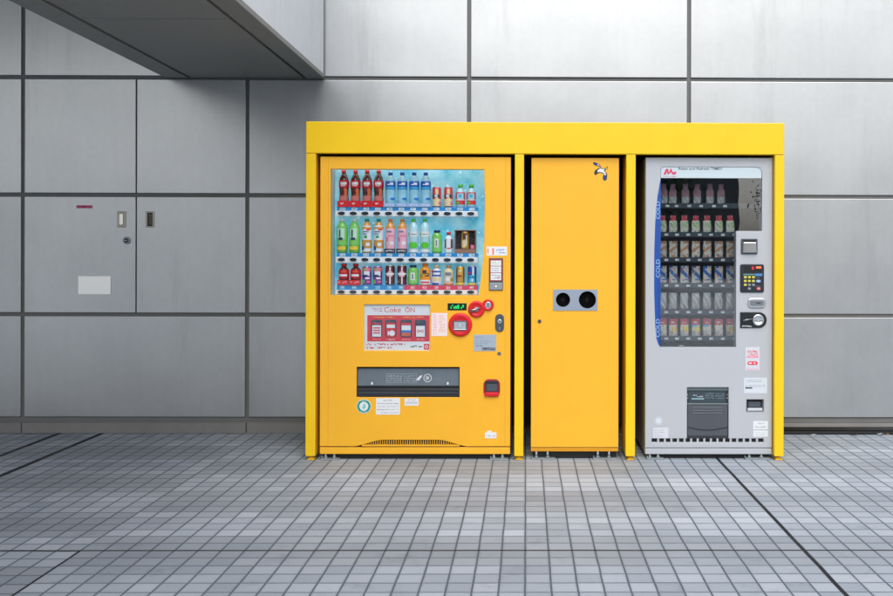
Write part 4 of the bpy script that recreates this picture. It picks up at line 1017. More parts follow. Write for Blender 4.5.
# aperture plate: a sheet with two true round openings
mb = MB(); mp_ = mat('aperture_plate_metal', (158, 170, 186), .35, metal=.35, var=.03)
def holed(x0, x1, z0, z1, cx, cz, r, y):
    N = 32; mi = mb.mi(mp_); ring = []; rect = []; back = []
    for i in range(N):
        t = 2 * PI * (i + .5) / N; cs_, sn = math.cos(t), math.sin(t)
        ring.append(mb.bm.verts.new((cx + r * cs_, y, cz + r * sn))); back.append(mb.bm.verts.new((cx + r * cs_, y + .05, cz + r * sn)))
        s_ = min(((x1 - cx) if cs_ > 0 else (cx - x0)) / max(abs(cs_), 1e-6), ((z1 - cz) if sn > 0 else (cz - z0)) / max(abs(sn), 1e-6))
        rect.append(mb.bm.verts.new((cx + s_ * cs_, y, cz + s_ * sn)))
    corners = [(x1, z1), (x0, z1), (x0, z0), (x1, z0)]
    for i in range(N):
        j = (i + 1) % N
        f = mb.bm.faces.new((ring[i], rect[i], rect[j], ring[j])); f.material_index = mi
        f = mb.bm.faces.new((ring[i], ring[j], back[j], back[i])); f.material_index = mb.mi(BLACK)
        A_, B_ = rect[i].co, rect[j].co
        if abs(A_.x - B_.x) > 1e-6 and abs(A_.z - B_.z) > 1e-6:
            cn = min(corners, key=lambda q: (q[0] - A_.x) ** 2 + (q[1] - A_.z) ** 2)
            f = mb.bm.faces.new((rect[i], mb.bm.verts.new((cn[0], y, cn[1])), rect[j])); f.material_index = mi
xm = (p1.x + r1 + p2.x - r2) / 2; e = .0005
holed(V[0], xm, V[2], V[3], p1.x, p1.z, r1 - e, Y2 - .003); holed(xm, V[1], V[2], V[3], p2.x, p2.z, r2 - e, Y2 - .003)
mb.box(V[0], V[1], Y2 - .0028, Y2 - .0004, V[3] - .002, V[3], mp_); mb.box(V[0], V[1], Y2 - .0028, Y2 - .0004, V[2], V[2] + .002, mp_)
mb.build('aperture_plate', m2)
mb = MB(); mb.box(V[0] + .02, V[1] - .02, Y2 + .0305, Y2 + .033, V[2] + .004, V[3] - .004, BLACK)
for q, r_ in ((p1, r1), (p2, r2)):
    for k in range(10):
        t = 2 * PI * k / 10
        pts = [(q.x + r_ * .98 * math.cos(t + s_), q.z + r_ * .98 * math.sin(t + s_)) for s_ in (0, .3, .6)] + [(q.x + .006 * math.cos(t + .3), q.z + .006 * math.sin(t + .3))]
        mb.prism(pts, Y2 + .022, Y2 + .026, mat('rubber_flap', (4, 4, 4), .8, spec=.1))
mb.build('rubber_flaps', m2)
p = P(539.5, 321.3, Y2); mb = MB(); mb.disc(p.x, p.z, .0115, Y2 - .004, Y2 - .0002, mat('bin_lock', (112, 92, 104), .35, metal=.6), 18, .001); mb.flatdisc(p.x, p.z, .004, Y2 - .0045, BLACK, 10); mb.build('lock', m2)
# small seabird transfer
mb = MB(); BY = Y2 - .0008
BO = mat('bird_outline', (34, 34, 48), .5); BW = mat('bird_white', (225, 228, 232), .5); BB = mat('bird_blue', (24, 60, 150), .5)
def bp_(pts, m, y): mb.poly([(X(x, Y2, 171), Z(yv, Y2, 600)) for x, yv in pts], y, m)
bp_([(592.6, 163.4), (594, 162.2), (596.6, 163), (599.2, 164.2), (600.6, 166), (600.9, 167.9), (603.6, 168.4), (605.8, 167.8), (607.4, 166.2), (607.8, 168.4), (606, 170), (604.4, 171.4), (606.6, 172.8), (607.3, 175), (606.8, 179.4), (604.8, 181), (602.9, 179.6), (602.9, 176.4), (604, 174.4), (602, 173.2), (599.4, 172.9), (597, 174.2), (595.2, 175.6), (594, 173.4), (594.8, 170.6), (597.4, 169), (599, 168), (598.6, 166.4), (595, 165.6)], BO, BY)
bp_([(597.2, 164.2), (598.8, 164.8), (599.8, 166.6), (600.2, 168.7), (603.8, 169.1), (605, 169), (603.6, 171), (605.6, 173), (606, 175.2), (604.6, 175.4), (604.4, 173.8), (602, 172.3), (599, 172), (597.4, 172.4), (597.6, 170.4), (599.8, 168.8), (599.2, 165.9), (597.4, 165.4)], BW, BY - .0004)
bp_([(593.4, 163.6), (594.2, 162.9), (597, 163.9), (597.1, 165.2), (595, 164.9)], BB, BY - .0008); bp_([(603.8, 176.4), (606.2, 175.8), (606, 179), (604.8, 180.1), (603.7, 179.2)], BB, BY - .0008); bp_([(594.8, 173.4), (595.6, 171.1), (597.2, 170.8), (597.2, 172.6), (596, 174)], INK, BY - .0008)
bp_([(605.4, 168.6), (607, 167.2), (607, 168.3), (605.9, 169.4)], YELP, BY - .0008)
mb.build('bird_transfer', m2, 'small white and blue seabird printed near the top right corner')
mb = MB(); mb.box(a + .01, b - .01, Y2 + .028, Y2 + .034, .002, c - .0005, BLACK); mb.build('shade_board', m2)  # added black strip, stands in for shade below the cabinet
machine_foot(m2, 532, 555.5, Y2, c); machine_foot(m2, 593.5, 617, Y2, c)

# ------------------------------------------------------------------ pack machine (right)
a, b, c, d = rc(645.5, 157.8, 772.2, 454.2, Y3)
N0, N1, NZ0, NZ1 = a, b, c, d
m3 = thing('vending_machine', 'light grey vending machine with small packs and a blue COLD strip', 'vending machine', ((a + b) / 2, Y3, 0)); D = Y3
G1 = rc(660.8, 167, 762, 231, D); G2 = rc(660.8, 231, 736, 347.3, D); G2 = (G1[0], G2[1], G2[2], G1[2])
PB = rc(687, 387.3, 728.6, 439, D)
SL = (X(652, D), X(764, D), Z(442.2, D, 708), Z(438.4, D, 708))
CUP = rc(747, 399.8, 763, 410.8, D)
zk = Z(447.6, D, 708)
YD3 = D + .06
mb = MB(); mb.plate(a, b, zk, d, [G1, (G2[0], G2[1], G2[2], G1[2]), PB, SL, CUP], D, YD3, GREY_M)
# rounded corners of the window
def corner(cx, cz, r, sx, sz):
    pts = [(cx, cz)]
    for k in range(8):
        t = R(90 * k / 7); pts.append((cx + sx * (r - r * math.sin(t)) , cz + sz * (r - r * math.cos(t))))
    mb.prism(pts, D + .0003, YD3, GREY_M)
corner(G1[0], G1[3], .022, 1, -1); corner(G1[1], G1[3], .036, -1, -1); corner(G2[0], G2[2], .012, 1, 1)
mb.build('door', m3)
CABG = mat('cabinet_side_grey', (150, 148, 146), .35, var=.04)
mb = MB(); mb.plate(a + .002, b - .002, c + .004, d - .002, [(G1[0] - .02, G1[1] + .02, G2[2] - .02, G1[3] + .02)], YD3 + .004, YB - .3, CABG)
mb.box(a + .002, b - .002, YB - .299, YB, c + .004, d - .002, CABG); mb.build('cabinet', m3)
mb = MB(); mb.box(a, b, D + .0015, YD3, c, zk - .004, GREY_M, .003); mb.build('kick_plate', m3)
mb = MB(); mb.box(SL[0], SL[1], D + .012, D + .016, SL[2], SL[3], BLACK)
n = 17
for k in range(1, n):
    x = SL[0] + (SL[1] - SL[0]) * k / n; mb.box(x - .006, x + .006, D + .001, D + .0118, SL[2], SL[3], GREY_M)
mb.build('air_grille', m3)
mb = MB(); mb.box(a + .01, b - .01, D + .028, D + .034, .002, c - .0005, BLACK); mb.build('shade_board', m3)  # added black strip for the shade beneath the grey machine
machine_foot(m3, 647, 664, D, c); machine_foot(m3, 745, 770, D, c)
# inside of the glass-fronted chamber
CH = mat('chamber_dark', (38, 52, 60), .5); CHB = mat('chamber_back', (62, 80, 88), .5)
yb_ = D + .42
mb = MB(); i0, i1, j0, j1 = G1[0] - .015, G1[1] + .012, G2[2] - .012, G1[3] + .012
mb.quad(i0, i1, j0, j1, yb_, CHB)
mb.box(i0 - .004, i0, YD3 + .0005, yb_, j0, j1, CH); mb.box(i1, i1 + .004, YD3 + .0005, yb_, j0, j1, CH); mb.box(i0, i1, YD3 + .0005, yb_, j1, j1 + .004, CH); mb.box(i0, i1, YD3 + .0005, yb_, j0 - .004, j0, CH)
mb.build('chamber', m3)
mb = MB(); mb.box(G1[0] + .001, G1[1] - .001, D + .010, D + .015, G1[2], G1[3] - .001, GLASS3); mb.box(G2[0] + .001, G2[1] - .001, D + .010, D + .015, G2[2] + .001, G1[2], GLASS3); mb.build('display_glass', m3)
# header band behind the top of the glass
hb = Z(178.2, D, 710); mb = MB(); mb.box(G1[0] + .002, G1[1] - .002, D + .004, D + .0095, hb, G1[3] - .0005, mat('header_band', (196, 212, 220), .3), .001)
yq = D + .0035
ML = mat('logo_red', (214, 70, 104), .45)
def lp(pts, m): mb.poly([(X(663.0 + x, D, 175), Z(168.2 + yv, D, 668)) for x, yv in pts], yq, m)
lp([(0.4, 6.6), (2.6, 1.4), (4.5, 0.2), (4.2, 3.2), (2.8, 6.6)], ML); lp([(4.5, 0.2), (5.6, 1.6), (5.8, 6.2), (4.6, 6.2), (4.0, 3.6)], ML)
lp([(5.0, 6.2), (7.6, 0.6), (8.8, 0.4), (8.6, 3.2), (7.0, 5.4)], ML); lp([(8.6, 1.0), (9.8, 4.0), (13.2, 3.2), (13.4, 5.6), (11.0, 6.8), (9.0, 6.0), (8.2, 3.4)], ML)
mb.text('morinaga', X(663.0, D), X(676.2, D), Z(177.3, D, 668), Z(175.9, D, 668), yq, ML)
mb.text('Relax and Refresh TIME!!', X(678.4, D), X(721.8, D), Z(169.9, D, 700), Z(167.5, D, 700), yq, INK, bold=.01)
mb.build('header_sign', m3, 'pale band with red logo above the packs')
# blue COLD strip on the left of the window
mb = MB(); ly = [178.4, 186, 196, 208, 222, 250, 290, 325, 338, 344, 347.2]; lx = [660.6, 659.3, 657.6, 656.2, 655.3, 654.3, 654.2, 655.2, 656.4, 658.2, 660.8]
pts = [(X(x, D, y), Z(y, D, 658)) for x, y in zip(lx, ly)]
mb.prism(pts + [(G1[0] - .0005, pts[-1][1]), (G1[0] - .0005, pts[0][1])], D - .0015, D - .0003, BLUED)
PB2 = mat('cold_lettering', (150, 190, 225), .5)
for (t0, t1) in ((201.5, 219), (259.5, 277.5), (319, 337)):
    mb.text('COLD', X(655.9, D), X(659.7, D), Z(t1, D, 658), Z(t0, D, 658), D - .0019, PB2, rot=True)
mb.build('cold_strip', m3, 'blue strip with COLD written upwards three times')

# shelves and packs
rowsP = [  # top, bottom, tray bottom, x centres
    (184, 204, 'pale pink pack', [663.6, 672.6, 685.3, 697, 709.8, 720.8]),
    (215.5, 232.5, 'pink topped pack', [662.4, 673, 684.2, 695.6, 706.9, 718.6, 730]),
    (241, 257.5, 'orange striped carton', [662.4, 673, 684.2, 695.6, 706.9, 718.6, 730]),
    (266, 283, 'blue striped carton', [662.4, 673, 684.2, 695.6, 706.9, 718.6, 730]),
    (292.5, 309.3, 'silver grey pouch', [662.4, 673, 684.2, 695.6, 706.9, 718.6, 730]),
    (318.6, 335.6, 'red topped carton', [662.4, 673, 684.2, 695.6, 706.9, 718.6, 730])]
YT = D + .085; YK = YT + .028
TRAY = mat('tray_dark', (50, 60, 68), .45); SPI = mat('spiral_wire', (120, 126, 132), .3, metal=.9)
PW1 = mat('pack_white', (210, 202, 190), .42); PWO = mat('pack_tan', (196, 140, 96), .45); PWB = mat('pack_blue', (40, 106, 176), .45); PWR = mat('pack_red', (196, 60, 76), .45)
PWP = mat('pack_pale_pink', (176, 130, 142), .45); PSL = mat('pack_silver', (176, 178, 180), .35, metal=.3, bump=.8, bscale=60); PGR = mat('pack_green', (176, 196, 150), .45)
def pack_mesh(kind, w, h, seed):
    """soft upright pack, local coordinates, base at z = 0"""
    rg = random.Random(seed); t = bmesh.new(); nx, nz = 18, 26; dpt = .022
    gridf = {}
    for s in (-1, 1):
        for i in range(nx + 1):
            for j in range(nz + 1):
                u = i / nx * 2 - 1; v = j / nz
                if kind == 'carton': wd = w; th = dpt
                elif kind == 'bottle': wd = w * (1 if v < .62 else 1 - .35 * min(1, (v - .62) / .15)); th = dpt * (1 - .3 * abs(u) ** 2)
                else: wd = w * (1 - .05 * math.sin(v * 9 + seed)); th = dpt * (1 - abs(2 * v - 1) ** 3 * .8) * (1 - u * u * .75)
                cr = 0 if kind == 'carton' else .0022 * math.sin(u * 5 + seed * 1.7 + v * 7) * math.cos(v * 11 + seed) + rg.uniform(-.0004, .0004)
                gridf[(s, i, j)] = t.verts.new((u * wd / 2, s * th / 2 + cr, v * h))
    for s in (-1, 1):
        for i in range(nx):
            for j in range(nz):
                q = (gridf[(s, i, j)], gridf[(s, i + 1, j)], gridf[(s, i + 1, j + 1)], gridf[(s, i, j + 1)])
                t.faces.new(q if s < 0 else q[::-1])
    for j in range(nz):
        for i, fl_ in ((0, 1), (nx, -1)):
            q = (gridf[(-1, i, j)], gridf[(-1, i, j + 1)], gridf[(1, i, j + 1)], gridf[(1, i, j)])
            t.faces.new(q if fl_ > 0 else q[::-1])
    for i in range(nx):
        t.faces.new((gridf[(-1, i, nz)], gridf[(-1, i + 1, nz)], gridf[(1, i + 1, nz)], gridf[(1, i, nz)]))
        t.faces.new((gridf[(-1, i, 0)], gridf[(1, i, 0)], gridf[(1, i + 1, 0)], gridf[(-1, i + 1, 0)]))
    return t
def hsh(u, v, s): return (math.sin(math.floor(u * 4.5) * 12.99 + math.floor(v * 9) * 78.2 + s * 3.7) * 43758.5) % 1
PACKCOL = {
 0: lambda u, v, s: PSL if v < .36 else PWP,
 1: lambda u, v, s: PWR if (v > .70 and abs(u) < .6 + .4 * (v < .85)) else (GREENP if hsh(u, v, 3) > .92 and v < .66 else PGR if .25 < v < .62 and u > -.1 else PW1),
 2: lambda u, v, s: INKG if hsh(u, v, s) > .86 else PWO if abs(v - .52 - .16 * u) < .10 or (v > .84 and u > -.4) or (v < .16 and abs(u) < .5) else PW1,
 3: lambda u, v, s: PWR if hsh(u, v, s) > .93 else PSL if hsh(u, v, s) > .82 else PWB if abs(v - .55 + .22 * u) < .13 or (.14 < v < .24 and u > -.2) or (v > .86 and u < 0) else PW1,
 4: lambda u, v, s: (PSL if (int((u + 3) * 2.3 + v * 5) + s) % 3 else PW1),
 5: lambda u, v, s: (PW1 if .72 < v < .82 and abs(u) < .6 and hsh(u, v, 1) > .4 else PWR) if v > .64 else CYAN if v > .54 and s % 2 and u < .3 else PWO if hsh(u, v, s) > .85 else (YELP if .28 < v < .52 and u > -.2 and s % 3 else (PSL if v < .3 and u < 0 else PW1))}
KIND = ['bottle', 'bottle', 'carton', 'carton', 'pouch', 'carton']
ORD7 = ['first', 'second', 'third', 'fourth', 'fifth', 'sixth', 'seventh']
ROWN = ['top', 'second', 'third', 'fourth', 'fifth', 'bottom']
for ri, (yt_, yb2, desc, cxs) in enumerate(rowsP):
    zb_ = Z(yb2, YK, 700); hgt = Z(yt_, YK, 700) - zb_
    # tray
    mb = MB(); mb.box(i0 + .001, i1 - .001 if ri == 0 else G2[1] + .03, YT - .006, yb_ - .01, zb_ - .030, zb_ - .0015, TRAY, .002)
    mb.box(i0 + .001, i1 - .001 if ri == 0 else G2[1] + .03, YT - .012, YT - .0065, zb_ - .028, zb_ + .002, TRAY, .001)
    tr = mb.build('product_tray', m3)
    w = .048 if ri else .046
    for k, cxp in enumerate(cxs):
        cx0 = X(cxp, YK, (yt_ + yb2) / 2)
        # three packs deep in one lane; the front one is what the window shows
        t = pack_mesh(KIND[ri], w, hgt * (.99 if k % 2 else 1.0), ri * 10 + k)
        mb = MB()
        sd = (k * 7 + ri) % 5
        fn = PACKCOL[ri]; t.faces.ensure_lookup_table()
        vm = {v: mb.bm.verts.new(v.co + Vector((cx0, YK, zb_))) for v in t.verts}
        for f in t.faces:
            ce = f.calc_center_median(); u = ce.x / (w / 2); v = ce.z / hgt
            nf = mb.bm.faces.new([vm[q] for q in f.verts]); nf.material_index = mb.mi(fn(u, v, sd)); nf.smooth = KIND[ri] != 'carton'
        t.free()
        bmesh.ops.recalc_face_normals(mb.bm, faces=mb.bm.faces[:])
        o = mb.build('drink_pack', origin=(cx0, YK, zb_))
        tag(o, '%s, %s from the left in the %s row' % (desc, ORD7[k], ROWN[ri]), 'drink pack', 'packs in the %s row of the grey machine' % ROWN[ri])
        # spiral wire in front of the pack
        mb = MB(); pts = []
        rs = .026
        for q in range(37):
            th_ = 2 * PI * q / 18; pts.append((cx0 + .003 + rs * math.sin(th_), YK - .016 + q * .0022, zb_ + rs + .001 - rs * math.cos(th_)))
        mb.tube(pts, .0012, SPI, 5); mb.build('spiral', tr)
        mb = MB(); tx = cx0 + .018; mb.box(tx - .011, tx + .011, YT - .0135, YT - .0123, zb_ - .021, zb_ - .009, PAPER)
        mb.scribble(tx - .008, tx + .008, zb_ - .019, zb_ - .011, YT - .0138, INKG, 1, k + 7 * ri); mb.build('price_tag', tr)
# fallen pack on the chamber floor
q = P(681, 341.5, YT + .02); mb = MB(); mb.rrect(q.x - .016, q.x + .016, j0 + .001, j0 + .016, .006, YT, YT + .03, PSL, .003); tag(mb.build('dropped_pack', origin=(q.x, YT, j0)), 'small silver piece lying on the chamber floor of the grey machine', 'pack')

# controls
r4 = rc(740.8, 238.8, 757.4, 254.2, D); mb = MB(); mb.rrect(r4[0], r4[1], r4[2], r4[3], .006, D - .006, D - .0002, SLATE, .002); bs = mb.build('bill_slot', m3)
mb = MB(); mb.box(r4[0] + .011, r4[1] - .011, D - .0075, D - .0062, r4[3] - .020, r4[3] - .008, BLACK, .001); mb.prism([(r4[0] + .012, r4[3] - .022), (r4[1] - .012, r4[3] - .022), (r4[1] - .008, r4[2] + .010), (r4[0] + .008, r4[2] + .010)], D - .020, D - .0062, CHROME, .003); mb.build('slot_chute', bs)
r4 = rc(740, 264.2, 763.8, 292.4, D); mb = MB(); mb.rrect(r4[0], r4[1], r4[2], r4[3], .012, D - .007, D - .0002, mat('keypad_black', (34, 38, 48), .35), .003); kp = mb.build('keypad', m3)
w_, h_ = r4[1] - r4[0], r4[3] - r4[2]; kx = lambda t: r4[0] + w_ * t; kz = lambda t: r4[3] - h_ * t
mb = MB(); mb.quad(kx(.14), kx(.90), kz(.30), kz(.07), D - .0073, BLACK)
mb.quad(kx(.49), kx(.56), kz(.19), kz(.09), D - .0077, mat('led_red', (200, 20, 50), .4, emit=(240, 20, 60), es=.8)); mb.quad(kx(.66), kx(.88), kz(.15), kz(.08), D - .0077, mat('led_orange', (235, 110, 70), .4, emit=(250, 110, 60), es=.5)); mb.build('display', kp)
mb = MB(); mb.quad(kx(.12), kx(.60), kz(.39), kz(.34), D - .0073, mat('strip_teal', (84, 140, 136), .5)); mb.quad(kx(.62), kx(.92), kz(.42), kz(.33), D - .0073, mat('strip_blue', (70, 130, 190), .5))
mb.quad(kx(.66), kx(.82), kz(.49), kz(.475), D - .0073, INKG); mb.scribble(kx(.64), kx(.9), kz(.80), kz(.76), D - .0073, INKG, 1, 90); mb.build('key_print', kp)
KY = mat('key_yellow', (206, 200, 84), .4); KG = mat('key_grey', (140, 146, 150), .4)
for j in range(4):
    for i in range(3):
        if j == 3 and i != 1: continue
        m = KG if (j == 3 or (j == 2 and i > 0)) else KY
        x, z = kx(.21 + .17 * i), kz(.46 + .135 * j)
        mb = MB(); mb.rrect(x - .0085, x + .0085, z - .0065, z + .0065, .003, D - .010, D - .0072, m, .001); mb.build('key', kp)
for (tx, tz, m, wd) in ((.76, .60, mat('key_blue', (150, 180, 225), .4), .013), (.77, .865, mat('key_salmon', (225, 130, 120), .4), .011)):
    x, z = kx(tx), kz(tz); mb = MB(); mb.rrect(x - wd, x + wd, z - .0075, z + .0075, .006, D - .010, D - .0072, m, .001); mb.build('key', kp)
# coin return lever plate, coin module
r4 = rc(747.6, 298, 765.6, 307.8, D); mb = MB(); mb.rrect(r4[0], r4[1], r4[2], r4[3], .024, D - .008, D - .0002, CHROME, .004); cl = mb.build('coin_slot', m3)
mb = MB(); mb.rrect(r4[0] + .012, r4[1] - .012, r4[2] + .012, r4[3] - .012, .012, D - .0095, D - .0082, STEEL, .001); mb.box((r4[0] + r4[1]) / 2 - .004, (r4[0] + r4[1]) / 2 + .022, D - .0102, D - .0096, (r4[2] + r4[3]) / 2 - .003, (r4[2] + r4[3]) / 2 + .003, BLACK)
for sx in (r4[0] + .014, r4[1] - .014):
    mb.disc(sx, r4[3] - .013, .004, D - .012, D - .0097, CHROME, 10)
mb.build('slot_plate', cl)
r4 = rc(740, 312, 766.6, 327.8, D); hz_ = (r4[3] - r4[2]) / 2; zc_ = (r4[2] + r4[3]) / 2
pts = [(r4[0], r4[2]), (r4[1] - hz_, r4[2])] + [(r4[1] - hz_ + hz_ * math.sin(R(k * 15)), zc_ - hz_ * math.cos(R(k * 15))) for k in range(1, 12)] + [(r4[1] - hz_, r4[3]), (r4[0], r4[3])]
mb = MB(); mb.prism(pts, D - .007, D - .0002, mat('coin_module_black', (28, 34, 38), .3), .003); cm = mb.build('coin_return_module', m3)
mb = MB(); dome(mb, r4[1] - hz_ - .006, zc_, .036, D - .007, .012, CHROME, 28, .010); mb.build('return_knob', cm)
mb = MB(); mb.tube([(r4[0] + .016, D - .013, zc_ - .004), (r4[0] + .04, D - .014, zc_ + .002), (r4[0] + .068, D - .013, zc_ + .006)], [.007, .004, .0035], STEEL, 8); mb.build('lever', cm)
mb = MB(); mb.scribble(r4[0] + .012, r4[0] + .07, r4[2] + .006, r4[2] + .014, D - .0075, PAPER, 1, 92, .9); mb.build('print', cm)
# stickers on the grey door
TRN = mat('clear_sticker', (206, 208, 216), .4)
r4 = rc(745.4, 347, 759.6, 370.5, D); mb = sticker(m3, '', r4, D, TRN)
mb.scribble(r4[0] + .004, r4[1] - .004, r4[3] - .016, r4[3] - .004, D - .0015, PAPER, 1, 93, .9); mb.scribble(r4[0] + .012, r4[1] - .012, r4[3] - .05, r4[3] - .02, D - .0015, REDP, 3, 94, .8); mb.quad(r4[0] + .008, r4[1] - .008, r4[3] - .064, r4[3] - .052, D - .0015, PINK); mb.scribble(r4[0] + .012, r4[1] - .012, r4[3] - .062, r4[3] - .054, D - .0018, PAPER, 1, 99)
xm_ = (r4[0] + r4[1]) / 2; mb.rrect(xm_ - .03, xm_ + .03, r4[3] - .108, r4[3] - .086, .010, D - .0018, D - .0012, REDP); mb.ring(xm_ + .012, r4[3] - .097, .003, .006, D - .0022, PAPER, 12); mb.quad(xm_ - .022, xm_ - .004, r4[3] - .101, r4[3] - .093, D - .0022, PAPER); mb.quad(r4[0] + .006, r4[1] - .006, r4[2] + .006, r4[2] + .009, D - .0015, PINK)
mb.build('red_print_sticker', m3)
r4 = rc(744, 377.6, 767, 393.2, D); mb = sticker(m3, '', r4, D, mat('pale_sticker', (206, 214, 222), .45)); mb.scribble(r4[0] + .008, r4[1] - .03, r4[3] - .03, r4[3] - .010, D - .0015, INKG, 2, 95, .4); mb.scribble(r4[0] + .008, r4[1] - .012, r4[2] + .036, r4[2] + .052, D - .0015, INKG, 2, 96, .5); mb.quad(r4[0] + .008, r4[0] + .05, r4[2] + .028, r4[2] + .036, D - .0015, INK); mb.build('operator_plate', m3)
mb = MB(); e = .003; mb.box(CUP[0] - .004, CUP[1] + .004, D - .003, D - .0002, CUP[2] - .004, CUP[2], STEEL, .0008); mb.box(CUP[0] - .004, CUP[1] + .004, D - .003, D - .0002, CUP[3], CUP[3] + .004, DARK, .0008); mb.box(CUP[0] - .004, CUP[0], D - .003, D - .0002, CUP[2], CUP[3], SLATE); mb.box(CUP[1], CUP[1] + .004, D - .003, D - .0002, CUP[2], CUP[3], SLATE)
mb.box(CUP[0], CUP[1], D + .030, D + .034, CUP[2], CUP[3], DARK); mb.box(CUP[0] + e, CUP[1] - e, D - .002, D + .02, CUP[2] + .001, CUP[2] + .016, mat('cup_lip_grey', (196, 202, 208), .35), .002); mb.box(CUP[0] + .01, CUP[1] - .01, D + .012, D + .015, CUP[2] + .02, CUP[3] - .012, SLATE, .001); mb.build('coin_cup', m3)
for (y0_, y1_, s_) in ((421, 429.4, 1), (430.4, 436.6, 2)):
    r4 = rc(753.2, y0_, 767.8, y1_, D); mb = sticker(m3, '', r4, D, mat('pale_sticker2', (220, 226, 230), .45)); mb.scribble(r4[0] + .01, r4[1] - .01, r4[2] + .006, r4[3] - .006, D - .0015, mat('faint_ink', (172, 180, 188), .5), 2, 96 + s_, .5); mb.build('small_sticker', m3)
p = P(658.6, 420.7, D); mb = MB(); mb.disc(p.x, p.z, .025, D - .001, D - .0002, mat('pale_sticker', (206, 214, 222), .45), 24); mb.ring(p.x, p.z, .018, .022, D - .0013, mat('faint_ink', (172, 180, 188), .5), 24); mb.build('round_sticker', m3)
r4 = rc(653.2, 427.5, 668.4, 439.2, D); mb = sticker(m3, '', (r4[0], r4[1], max(r4[2], SL[3] + .002), r4[3]), D, TRN); mb.scribble(r4[0] + .008, r4[1] - .02, r4[2] + .012, r4[3] - .010, D - .0014, INKG, 4, 98, .3, 1.5, .5); mb.build('rating_sticker', m3)
# pickup box
FB = mat('flap_grey', (76, 80, 88), .4, var=.04)
mb = MB(); mb.box(PB[0], PB[1], D + .062, D + .10, PB[2], PB[3], BLACK); mb.build('port_cavity', m3)
hp = PB[3] - PB[2]
zw = PB[3] - hp * .30
mb = MB(); mb.box(PB[0] + .002, PB[1] - .002, D + .008, D + .05, PB[3] - .022, PB[3] - .002, mat('port_top', (92, 106, 110), .3), .003)
mb.box(PB[0] + .012, PB[1] - .012, D + .014, D + .018, zw, PB[3] - .023, mat('port_window', (58, 72, 80), .15), .001)
mb.box(PB[0] + .002, PB[0] + .0115, D + .010, D + .05, zw, PB[3] - .023, DARK); mb.box(PB[1] - .0115, PB[1] - .002, D + .010, D + .05, zw, PB[3] - .023, DARK)
yq = D + .0136
mb.scribble(PB[0] + .03, PB[0] + .10, PB[3] - .062, PB[3] - .046, yq, PR, 1, 101, .9); mb.quad(PB[0] + .03, PB[0] + .105, PB[3] - .074, PB[3] - .068, yq, mat('pale_cyan_print', (150, 190, 200), .4)); mb.scribble(PB[0] + .112, PB[0] + .165, PB[3] - .074, PB[3] - .032, yq, mat('dim_print', (110, 124, 134), .4), 3, 102, .5); mb.scribble(PB[0] + .172, PB[1] - .022, PB[3] - .074, PB[3] - .036, yq, mat('dim_print', (110, 124, 134), .4), 3, 103, .5)
for sx in (PB[0] + .006, PB[1] - .006):
    for dz in (.046, .066): mb.flatdisc(sx, PB[3] - dz, .0025, D + .0095, PAPER, 8)
mb.build('port_window', m3)
mb = MB(); mb.box(PB[0] + .002, PB[1] - .002, D + .004, D + .02, zw - .014, zw - .002, mat('port_top', (92, 106, 110), .3), .003)
mb.box(PB[0] + .004, PB[1] - .004, D + .005, D + .012, PB[2] + .016, zw - .016, FB, .003)
for k in range(3):
    z = zw - .030 - k * .016; mb.box(PB[0] + .036, PB[1] - .036, D + .0022, D + .0055, z - .0022, z + .0022, mat('flap_rib', (104, 108, 116), .4), .001)
pts = []
for k in range(13):
    t = k / 12; pts.append((PB[0] + .006 + (PB[1] - PB[0] - .012) * t, PB[2] + .074 - .018 * math.sin(PI * t)))
mb.prism(pts + [(q[0], q[1] - .004) for q in pts[::-1]], D + .002, D + .0052, DARK)
mb.box(PB[0] + .002, PB[1] - .002, D + .002, D + .03, PB[2] + .001, PB[2] + .014, DARK, .002); mb.build('port_flap', m3)

# ------------------------------------------------------------------ litter along the foot of the wall
LEAFM = [mat('dry_leaf_brown', (120, 96, 60), .8), mat('dry_leaf_dark', (46, 40, 36), .8), mat('litter_white', (214, 220, 224), .5)]
def litter(name, pxx, pyy, Y, z, m, s, lab, cat, seed):
    rg = random.Random(seed); q = P(pxx, pyy, Y); mb = MB(); t = bmesh.new(); c0 = t.verts.new((q.x, Y, z + s * .35)); n = 9
    top = [t.verts.new((q.x + s * rg.uniform(.7, 1.2) * math.cos(2 * PI * i / n), Y + s * .6 * rg.uniform(.7, 1.2) * math.sin(2 * PI * i / n), z + s * rg.uniform(.02, .6))) for i in range(n)]
    for i in range(n): t.faces.new((c0, top[i], top[(i + 1) % n]))
    r_ = bmesh.ops.solidify(t, geom=t.faces[:], thickness=.0012)
    mb.merge(t, m); tag(mb.build(name, origin=(q.x, Y, z)), lab, cat)
zr = Z(430.2, 0) + .0005
litter('dry_leaf', 801, 424, -.045, .001, LEAFM[1], .018, 'dark dry leaf at the wall foot nearest the yellow frame', 'leaf', 1)
litter('litter_scrap', 814, 427, -.07, .001, LEAFM[2], .017, 'small white scrap by the rubber strip, nearer the yellow frame', 'litter', 2)
litter('dry_leaf', 855, 426, -.07, .001, LEAFM[0], .026, 'brown dry leaf on the rubber strip between the white scraps', 'leaf', 3)
litter('litter_scrap', 881, 427, -.07, .001, LEAFM[2], .028, 'larger white scrap by the rubber strip at the right edge', 'litter', 4)
litter('dry_leaf', 886.5, 424, -.05, .001, mat('dry_leaf_tan', (150, 128, 90), .8), .018, 'tan dry leaf behind the larger white scrap', 'leaf', 5)

